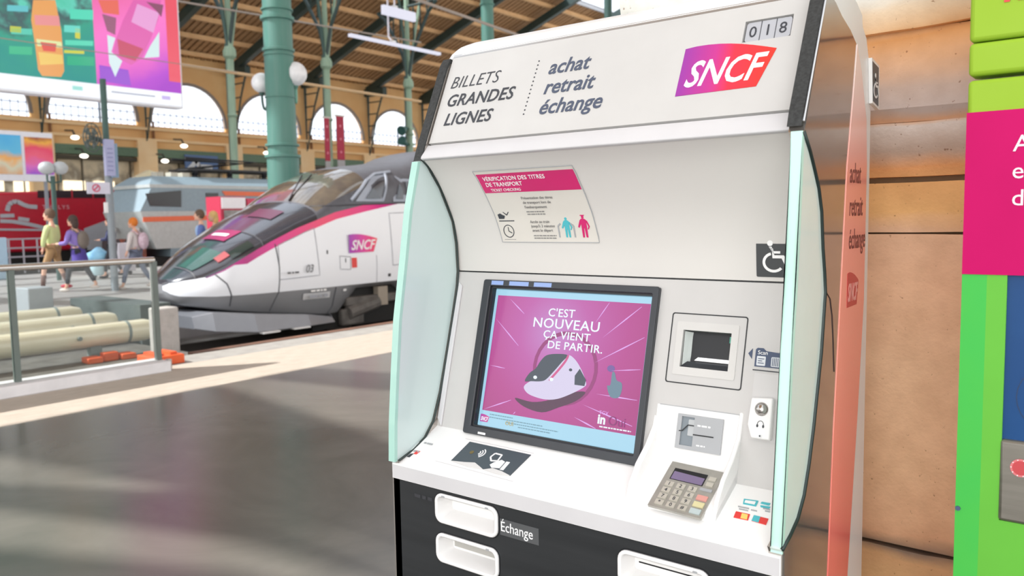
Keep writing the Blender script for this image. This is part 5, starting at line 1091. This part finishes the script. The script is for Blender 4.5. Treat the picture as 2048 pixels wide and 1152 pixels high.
fpoly(FR, [rp_(168, 457), rp_(300, 408), rp_(300, 500), rp_(168, 500)], .02, 'silver_wedge', sil, RT, t=.03)
fpoly(FR, [rp_(-10, 457), rp_(100, 458), rp_(100, 462), rp_(-10, 461)], .02, 'silver_line', sil, RT, t=.03)
strokes(FR, [[rp_(*p) for p in [(14, 422), (17, 410), (24, 404), (34, 403), (48, 410), (58, 413), (74, 414)]]], .17, .03, 'silver_emblem', sil, RT, t=.02)
strokes(FR, [[rp_(*p) for p in [(0, 432), (28, 431)]], [rp_(*p) for p in [(0, 442), (25, 443), (60, 449), (95, 457)]], [rp_(*p) for p in [(36, 437), (58, 440)]]], .15, .03, 'silver_emblem', sil, RT, t=.02)
a_ = rp_(80, 418); text(FR, 'THALYS', a_[0]+.08, a_[1], .24, mat('red_train_text', 'E0A8B4', .5), RT, d=.03, ext=.005, sx=1.1, sp=1.25)
MB().box(RX-2.6, RX-.1, 8, 19.8, -.6, .5).build('underframe', undr, RT)
for y in (13, 15.4, 18): MB().lathe([(.45, -.06), (.45, .06), (.2, .1)], (RX-.4, y, -.3), 16, 'x').build('wheel', bog, RT)
# platform barrier before the red train
BR = empty('platform_railing', (-31.5, 12, 0), 'thin grey railing in front of the red train', 'railing'); rlm = mat('railing_grey', 'A8A4AC', .5)
a_, b_ = on(10, 462, 0, -30), on(95, 463, 0, -30)
for z in (1.15, .85, .55): MB().tube([(-30, a_.y-2, z), (-30, b_.y, z)], .03, 6).build('rail', rlm, BR)
for k in range(5): y = a_.y-.8+k*(b_.y-a_.y)/3; MB().tube([(-30, y, 0), (-30, y, 1.15)], .03, 6).build('post', rlm, BR)
q0, q1 = on(0, 460, 0, -27), on(17, 520, 0, -27)
MB().box(-27.3, -27, q0.y-.8, q1.y, 0, 1.25).build('ticket_barrier', mat('barrier_blue', 'A9C4D8', .5), bevel=.03, label='pale blue cabinet on the platform at the left edge', cat='cabinet')
# red vending machine and red board
VM = empty('drink_machine', (-26, 17.2, 0), 'red and white vending machine between the locomotive and the white train', 'vending machine')
a_, b_ = on(440, 393, 0, -26), on(493, 445, 0, -26)
MB().box(-26.9, -26, a_.y, b_.y, 0, a_.z).build('cabinet', mat('vending_red', 'C0304E', .5), VM); MB().box(-26, -25.96, a_.y+.03, b_.y-.03, a_.z-.42, a_.z-.03).build('header', mat('vending_white', 'F2EEF2', .5), VM); MB().box(-26, -25.96, a_.y+.12, b_.y-.12, .5, a_.z-.48).build('window', mat('vending_window', 'A39C98', .3, col2='6A6664', scale=4), VM)
RB = empty('red_board', (-26, 18.3, 0), 'plain red hoarding panel beside the vending machine', 'board')
a_, b_ = on(494, 397, 0, -26), on(552, 435, 0, -26)
MB().box(-26.2, -26, a_.y, b_.y, .3, a_.z).build('panel', mat('board_rose', 'D04462', .5), RB); MB().box(-26.2, -26.02, a_.y, a_.y+.08, 0, .3).build('leg', pg, RB); MB().box(-26.2, -26.02, b_.y-.08, b_.y, 0, .3).build('leg', pg, RB)
c_ = on(512, 424, 0, -25.9); text(Fr((-26, 0, 0), (0, 1, 0), (0, 0, 1)), 'Re', c_.y, c_.z-.1, .34, txwhite, RB, d=.02, ext=.01, shear=.2, bold=.01)
# shop banner, wall lamps, canopy, cables, luminaires
a_, b_ = on(370, 309, 0, -59.6), on(437, 346, 0, -59.6)
NB = empty('shop_banner', (-59, 36, 6), 'dark blue banner with a pale drawing over a shop front', 'banner')
MB().box(-59.74, -59.6, a_.y, b_.y, b_.z, a_.z).build('cloth', mat('banner_navy', '5A76A4', .6), NB)
FN = Fr((-59.59, 0, 0), (0, 1, 0), (0, 0, 1)); wq = lambda px, py: (on(px, py, 0, -59.6).y, on(px, py, 0, -59.6).z)
strokes(FN, [[wq(376, 340), (wq(384, 332)), wq(392, 322), wq(398, 333), wq(412, 334), wq(425, 335)]], .35, .02, 'drawing', mat('banner_pale', 'D8DCE0', .6), NB, t=.01)
fpoly(FN, [wq(402, 337), wq(424, 338), wq(424, 342), wq(402, 341)], .02, 'drawing', mat('banner_yellow', 'D8C860', .6), NB, t=.01)
lampw = mat('wall_lamp_glow', 'FFF8EC', emit=3.0, col2='FFF4E0')
for k, (px, py, lab) in enumerate(((150, 275, 'round lit wall lamp above the poster board'), (168, 312, 'round lit lamp below the fan, over the shop'), (368, 292, 'lit wall lamp above the dark blue banner'), (330, 322, 'small lit lamp left of the dark blue banner'), (533, 306, 'small lit lamp left of the thick green column'))):
    p = on(px, py, 0, -58.6); e = empty('wall_lamp', p, lab, 'lamp', 'lit lamps along the far wall'); MB().ball(p, .22, (1, 1.3, .7), 12).build('bulb', lampw, e, smooth=True); MB().tube([p+Vector((0, 0, .12)), p+Vector((-.3, 0, .5)), Vector((-60, p.y, p.z+.6))], .07, 6).build('arm', ldk, e)
CA = empty('slanted_canopy', (-48, 25, 3), 'slanted cream canopy beam above the red train', 'canopy')
q = [on(225, 378, 0, -48), on(300, 340, 0, -48), on(312, 348, 0, -48), on(240, 402, 0, -48)]
MB().prism([q[0], q[1], q[1]+Vector((0, .4, -.12)), q[0]+Vector((0, .4, -.25))], (-.5, 0, 0)).build('top_beam', mat('canopy_cream', 'FBEFC9', .6), CA)
MB().prism([q[0]+Vector((0, .45, -.3)), q[1]+Vector((0, .5, -.2)), q[2], q[3]], (-2.5, 0, 0)).build('soffit', mat('canopy_tan', 'C9A878', .7), CA)
for px in (250, 290): z = on(px, 385, 0, -48.5); MB().box(-48.6, -48.4, z.y, z.y+.15, -.8, z.z).build('leg', mat('canopy_tan', 'C9A878', .7), CA)
def cable(pa, pb, X, r, m, lab):
    a, b = on(*pa, 0, X), on(*pb, 0, X); d = b-a; return MB().tube([a-d*.6, a, b, b+d*.4], r, 6).build('cable', m, label=lab, cat='cable')
cb1 = mat('cable_tan', 'D9B78C', .6); cb2 = mat('cable_grey', 'A69A90', .6)
cable((360, 129), (730, 186), -36, .085, cb1, 'thick pale cable crossing in front of the arched windows'); cable((360, 3), (730, 66), -36, .05, cb2, 'thin grey cable high under the roof, left of the tubular light')
cable((850, 5), (1030, 68), -20, .055, cb2, 'grey conduit under the roof above the ticket machine')
cable((0, 76), (360, 128), -21, .012, cb2, 'very thin wire passing in front of the advert screen')
lumw = mat('tube_light', 'E6E6F6', .4, emit=.9, col2='E2E2F2')
for k, (pa, pb, th, lab) in enumerate((((700, 74), (880, 104), .05, 'long thin white fluorescent tube hanging under the roof'), ((766, 17), (830, 36), .16, 'short thick white light fitting above the long tube'))):
    a, b = on(*pa, 0, -22), on(*pb, 0, -22); e = empty('tube_light', (a+b)/2, lab, 'light fitting')
    MB().box(-22.1, -21.95, a.y, b.y, (a.z+b.z)/2-th, (a.z+b.z)/2+th).build('housing', lumw, e); m_ = (a.y+b.y)/2-.2
    MB().tube([(-22.03, m_, (a.z+b.z)/2+th), (-22.03, m_, (a.z+b.z)/2+3)] if k else [(-22.03, m_, (a.z+b.z)/2+th), (-22.25, m_, (a.z+b.z)/2+.3), (-22.25, m_, (a.z+b.z)/2+4.5)], .035, 6).build('hanger', mat('hanger_pale', 'B8B4BC', .5), e)
    MB().box(-22.1, -21.97, m_-.1, m_+.1, (a.z+b.z)/2+th, (a.z+b.z)/2+th+.08).build('clip', silver, e)
# ================================================================== PEOPLE
def skin_mesh(name, chains, m, parent, base, sub=1, root=0):
    """chains: list of [(point, rx, ry)...]; a point equal to an earlier one is shared"""
    v, e, r = [], [], []; key = {}
    def vid(p, rr):
        k = tuple(round(c, 4) for c in p)
        if k not in key: key[k] = len(v); v.append(p); r.append(rr)
        return key[k]
    for ch_ in chains:
        last = None
        for it in ch_:
            i = vid(it[0], it[1:] if len(it) > 2 else (it[1], it[1]))
            if last is not None and last != i: e.append((last, i))
            last = i
    me = bpy.data.meshes.new(name); me.from_pydata(v, e, []); me.update(); me.materials.append(m)
    o = bpy.data.objects.new(name, me); COL.objects.link(o); o.parent = parent; ORG[o.name] = base
    md = o.modifiers.new('skin', 'SKIN'); md.use_smooth_shade = True
    for i, rr in enumerate(r): me.skin_vertices[0].data[i].radius = rr
    me.skin_vertices[0].data[root].use_root = True
    if sub: s = o.modifiers.new('sub', 'SUBSURF'); s.levels = sub; s.render_levels = sub
    return o
skin_ = mat('skin', 'E8B69C', .6)
def person(loc, face, H, label, top, legs, shoes, hair, coat=None, stride=.28, back=None, backm=None, lean=.0, arms=((.1, -.1), (-.1, .05)), bare_legs=False, shirt=None, shorts=False, hold=None, group=None, hairlen=0):
    P = empty('person', loc, label, 'person', group); P.rotation_euler = (0, 0, face); s = H/1.75
    # local frame: +x forward, +y left, z up
    def V(x, y, z): return (x*s, y*s, z*s)
    hipz, shz = .93, 1.43; lx = lean
    L, R = .09, -.09
    f1, f2 = stride, -stride*1.1
    pel = V(0, 0, hipz); chest = V(lx*.7, 0, 1.25); neck = V(lx, 0, 1.47)
    leg = lambda y, fx, back_: [V(0, y, hipz-.04), V(fx*.55+(.06 if back_ else .05), y, .50), V(fx, y, .10 if not back_ else .16)]
    lf, lb = leg(L, f1, False), leg(R, f2, True)
    def arm(y, fw, fw2): sh = V(lx, y*.2, shz-.03); return [sh, V(lx+fw*.6, y*.24, 1.13), V(lx+fw*.6+fw2+.02, y*.22, .93 if fw2 < .15 else 1.12)]
    aL, aR = arm(1, *arms[0]), arm(-1, *arms[1])
    hands = []
    for a_ in (aL, aR):
        hd_ = Vector(a_[2]); d = (hd_-Vector(a_[1])).normalized(); palm = hd_+d*.07*s; hands.append((hd_, palm, d))
    body = [[(pel, .10*s, .13*s), (V(lx*.35, 0, 1.08), .095*s, .12*s), (chest, .11*s, .15*s), (neck, .05*s), (V(lx+.02, 0, 1.54), .048*s)]]
    for l_ in (lf, lb): body.append([(pel, .10*s, .13*s), (l_[0], .075*s), (l_[1], .052*s), (l_[2], .035*s)]); body.append([(l_[2], .035*s), (tuple(Vector(l_[2])+Vector((.12*s, 0, -.05*s))), .028*s)])
    for a_, (h0, h1, d) in zip((aL, aR), hands):
        body.append([(chest, .11*s, .15*s), (a_[0], .05*s), (a_[1], .036*s), (a_[2], .026*s), (tuple(h1), .026*s, .014*s)])
    bo = skin_mesh('body', body, skin_, P, Vector(loc), 1)
    # head with face and ears in one mesh, fingers
    hm = MB(); hc = Vector(V(lx+.045, 0, 1.635)); hm.ball(hc, .105*s, (1.0, .78, 1.18), 14)
    hm.ball(hc+Vector((.102, 0, -.012))*s, .018*s, (1, .7, 1.4), 8)
    for y in (-1, 1): hm.ball(hc+Vector((-.005, y*.083, -.01))*s, .02*s, (.7, .4, 1.2), 8)
    hm.ball(hc+Vector((.075, 0, -.085))*s, .035*s, (.8, .9, .7), 8)
    for h0, h1, d in hands:
        side = Vector((0, 1, 0))
        for k in range(4):
            st_ = h1+side*(k-1.5)*.016*s; ln = (.05, .06, .057, .045)[k]*s
            hm.tube([st_-d*.02*s, st_+d*ln*.5, st_+d*ln*.9+Vector((.01*s, 0, 0))], [.008*s, .0075*s, .006*s], 5)
        hm.tube([h0+d*.02*s, h0+d*.04*s+Vector((.03*s, 0, 0)), h0+d*.07*s+Vector((.036*s, 0, 0))], [.01*s, .009*s, .007*s], 5)
    ho = hm.build('head', skin_, None, smooth=True); ho.parent = P; ORG[ho.name] = Vector(loc)
    fm = MB()
    for y in (-1, 1): fm.ball(hc+Vector((.092, y*.034, .012))*s, .012*s, (.6, 1, .7), 6)
    o = fm.build('eyes', mat('eye_dark', '3A2A22', .4), None); o.parent = P
    o = MB().box(*[q*s for q in (lx+.045+.098, lx+.045+.103, -.022, .022, 1.635-.062, 1.635-.056)]).build('mouth', mat('lips', 'B4685C', .5), None); o.parent = P
    hr = MB(); hr.ball(hc+Vector((-.022, 0, .028))*s, .112*s, (1.02, .86, 1.12), 14)
    if hairlen: hr.ball(hc+Vector((-.07, 0, -.06))*s, .09*s, (.8, .95, 1.5), 12)
    o = hr.build('hair', hair, None, smooth=True); o.parent = P
    # clothes
    tp = [[(V(0, 0, hipz-.02), .125*s, .155*s), (V(lx*.35, 0, 1.08), .12*s, .15*s), (chest, .135*s, .175*s), (V(lx, 0, 1.41), .085*s, .12*s)]]
    for a_ in (aL, aR): tp.append([(chest, .135*s, .175*s), (a_[0], .072*s), (a_[1], .056*s), (tuple(Vector(a_[1]).lerp(Vector(a_[2]), .9)), .045*s)])
    skin_mesh('jacket', tp, top, P, Vector(loc), 1)
    if coat:
        cm = MB(); n = 16; rows = []
        for z, rx, ry, ox in ((1.02, .135, .165, lx*.3), (.85, .16, .18, 0), (.68, .19, .20, -.01), (.58, .22, .21, -.03)):
            rows.append([Vector(V(ox+rx*math.cos(2*math.pi*i/n), ry*math.sin(2*math.pi*i/n), z)) for i in range(n+1)])
        o = cm.grid(rows).build('coat_skirt', coat, None, smooth=True); o.parent = P
    if shirt: o = MB().ball(Vector(V(lx+.075, 0, 1.27)), .075*s, (.9, .7, 1.9), 10).build('shirt', shirt, None, smooth=True); o.parent = P
    lg_ = []
    for l_ in (lf, lb):
        end = tuple(Vector(l_[1]).lerp(Vector(l_[2]), .0 if shorts else .85))
        lg_.append([(pel, .11*s, .14*s), (l_[0], .095*s), (tuple(Vector(l_[0]).lerp(Vector(l_[1]), .6)), .078*s), (l_[1], .066*s)]+([] if shorts else [(end, .05*s)]))
    skin_mesh('trousers', lg_, legs, P, Vector(loc), 1)
    if shorts:
        for l_ in (lf, lb): MB_ = MB().tube([tuple(Vector(l_[1]).lerp(Vector(l_[2]), .35)), tuple(Vector(l_[1]).lerp(Vector(l_[2]), .97))], [.056*s, .042*s], 10); o = MB_.build('sock', shorts, None, smooth=True); o.parent = P
    for l_ in (lf, lb):
        a_ = Vector(l_[2]); o = MB().ball(a_+Vector((.055*s, 0, -.055*s)), .05*s, (2.6, .95, .85), 12).build('shoe', shoes, None, smooth=True); o.parent = P
    if back:
        o = MB().ball(Vector(V(lx-.2, 0, 1.2)), .16*s, (.75, .95, 1.35), 12).build('backpack', back, None, smooth=True); o.parent = P
        for y in (-.09, .09):
            o = MB().tube([V(lx-.12, y, 1.36), V(lx, y*1.2, 1.47), V(lx+.13, y*1.1, 1.34), V(lx+.1, y*1.2, 1.12), V(lx-.1, y*1.3, 1.05)], .018*s, 6).build('strap', backm or back, None); o.parent = P
    return P
LEFT = math.atan2(-CR.y, -CR.x)       # walking towards the left of the picture
pale_green = mat('cloth_palegreen', 'C9D596', .8); lilac = mat('cloth_lilac', '8C78C0', .8); navyc = mat('cloth_navy', '3A3E60', .8); cream2 = mat('cloth_cream', 'D2CAC8', .8); purple = mat('cloth_purple', '544698', .8)
tan = mat('cloth_tan', 'A8875F', .8); blackc = mat('cloth_charcoal', '34353C', .8); jean = mat('cloth_jeans', '6C7488', .8); shr = mat('shoe_red', 'C82840', .6); shw = mat('shoe_pale', 'D8CCC4', .6)
hb, hdk, hor, hbl = mat('hair_brown', '6A5444', .8), mat('hair_dark', '4A3A34', .8), mat('hair_orange', 'D87A2C', .8), mat('hair_blonde', 'E0B878', .8)
def ground(px, py): p = on(px, py, 2, 0); return (p.x, p.y, 0)
person(ground(112, 583), LEFT+.1, 1.96, 'man in a pale green jacket and tan shorts with red shoes, walking left', pale_green, tan, shr, hb, stride=.22, shorts=mat('sock_brown', '6E5048', .8), arms=((.12, .02), (-.02, .12)))
person(ground(163, 583), LEFT-.1, 1.80, 'woman in a long lilac coat with a grey backpack looking at her phone', lilac, blackc, shw, hdk, coat=purple, back=mat('pack_grey', '7A7068', .8), stride=.30, lean=.08, arms=((.10, .20), (.10, .20)), shirt=mat('cloth_red', 'E04838', .8), hairlen=1)
person(ground(228, 556), LEFT+.2, 1.78, 'person in a dark navy coat pushing luggage, behind the sign post', navyc, blackc, blackc, hdk, stride=.2, arms=((.14, .18), (.14, .18)))
person(ground(276, 579), LEFT, 1.72, 'person with orange hair, purple scarf and pale pink backpack by the handrail', cream2, jean, shw, hor, back=mat('pack_pink', 'D8C4D0', .8, col2='B89AA8', scale=20), stride=.32, arms=((.08, .05), (.0, .02)), shirt=purple)
pb1 = on(402, 440, 0, -19.3); person((pb1.x, pb1.y, 0), LEFT+.35, 1.90, 'man in a blue jacket standing behind the white train nose', mat('cloth_blue', '6478B4', .8), navyc, blackc, hb, stride=.05, shirt=mat('cloth_skyblue', 'A8C8F0', .8))
pb2 = on(429, 440, 0, -19.3); person((pb2.x, pb2.y, 0), LEFT+.5, 1.86, 'blonde woman in a grey jacket and orange scarf behind the white train nose', mat('cloth_greyjacket', '8C8890', .8), navyc, blackc, hbl, stride=.05, shirt=mat('cloth_orange', 'E87848', .8), hairlen=1)
# luggage beside the navy person
lg0 = ground(200, 556)
bag = empty('luggage_bag', (lg0[0], lg0[1], 0), 'pale blue plastic shopping bag stuffed full, on wheels beside the sign post', 'bag')
MB().lathe([(.26, .5), (.36, .62), (.33, .74), (.20, .80), (.06, .92)], (lg0[0], lg0[1], 0), 9).build('bag_top', mat('bag_blue', 'A8DCF4', .5, col2='6CB0DC', scale=5), bag, smooth=True)
MB().lathe([(.16, .08), (.22, .12), (.25, .34), (.27, .5)], (lg0[0], lg0[1], 0), 9).build('bag_body', mat('bag_paleblue', 'C4E0E8', .6), bag, smooth=True)
for y in (-.15, .2): MB().lathe([(.06, -.02), (.06, .02)], (lg0[0], lg0[1]+y, .06), 10, 'x').build('wheel', blackc, bag)
lg1 = ground(252, 549)
cs_ = empty('white_case', (lg1[0], lg1[1], 0), 'tall white carton on the trolley between navy person and orange haired person', 'carton')
MB().box(lg1[0]-.2, lg1[0]+.2, lg1[1]-.28, lg1[1]+.24, .12, 1.0).build('box', mat('case_white', 'D2CCD4', .6), cs_, bevel=.02)
for y in (-.18, .14): MB().lathe([(.06, -.02), (.06, .02)], (lg1[0], lg1[1]+y, .06), 10, 'x').build('wheel', blackc, cs_)
# ================================================================== ROOF OVER THE CONCOURSE (outside the frame, flat roof and bays added for shade)

def shade(pts, z=14.0):       # unseen panel added so its shadow falls on the given floor outline
    k = z/SUN.z; return MB().prism([(x+SUN.x*k, y+SUN.y*k, z) for x, y in pts], (0, 0, .15))
XR0, XR1 = -29.0, -9.0; zr = lambda x: 25.6-.36*(x-XR0)
ns = MB().prism([(XR0, 1, zr(XR0)), (XR1, 1, zr(XR1)), (XR1, 1, zr(XR1)+.2), (XR0, 1, zr(XR0)+.2)], (0, 99, 0)).build('ceiling_slope', roofm, kind='structure', label='boarded slope of the nave roof overhead')
for k in range(9): x = XR0+k*2.4; MB().box(x-.16, x+.16, 1, 100, zr(x)-.25, zr(x)).build('purlin', purl, ns)
for k in range(-5, 8): y = A0+(k-.5)*BAY; MB().prism([(XR0, y-.2, zr(XR0)-.9), (XR1, y-.2, zr(XR1)-.9), (XR1, y-.2, zr(XR1)-.25), (XR0, y-.2, zr(XR0)-.25)], (0, .4, 0)).build('rafter', rgreen, ns)
MB().box(-8.5, 12, 0, 40, 14, 14.2).build('ceiling_added', roofm, kind='structure', label='unseen boarded roof added above the ticket machine to cut sky light')  # added out of view to block the sky over the machine
nr = empty('ceiling_shade', (-8, -10, 14)); tag(nr, 'unseen boarded bays shaped to cast the light streaks on the floor', kind='structure')  # added bays, gaps between them let sun streaks reach the floor
shade([(-7.2, -5), (-2.4, -5), (-2.4, 2.15), (-3.36, 1.95), (-4.39, 1.5), (-5.5, .9), (-7.2, .1)]).build('shade_bay', roofm, nr)
shade([(-2.4, -5), (8, -5), (8, 10), (-2.4, 10)]).build('shade_bay', roofm, nr)
shade([(-7.2, 1.0), (-5.06, 1.75), (-3.71, 2.24), (-2.4, 2.40), (-2.4, 2.40), (-3.14, 2.46), (-3.7, 2.46), (-4.6, 2.42)]).build('shade_bay', roofm, nr)
shade([(-7.2, 2.0), (-4.6, 2.52), (-3.7, 2.60), (-3.14, 2.62), (-2.4, 2.60), (-2.4, 3.6), (-4.01, 3.85), (-6.43, 4.25), (-7.2, 4.35)]).build('shade_bay', roofm, nr)
shade([(-7.2, 4.9), (-5.6, 5.2), (-6.1, 5.8), (-6.8, 5.6), (-7.2, 5.5)]).build('shade_bay', roofm, nr)
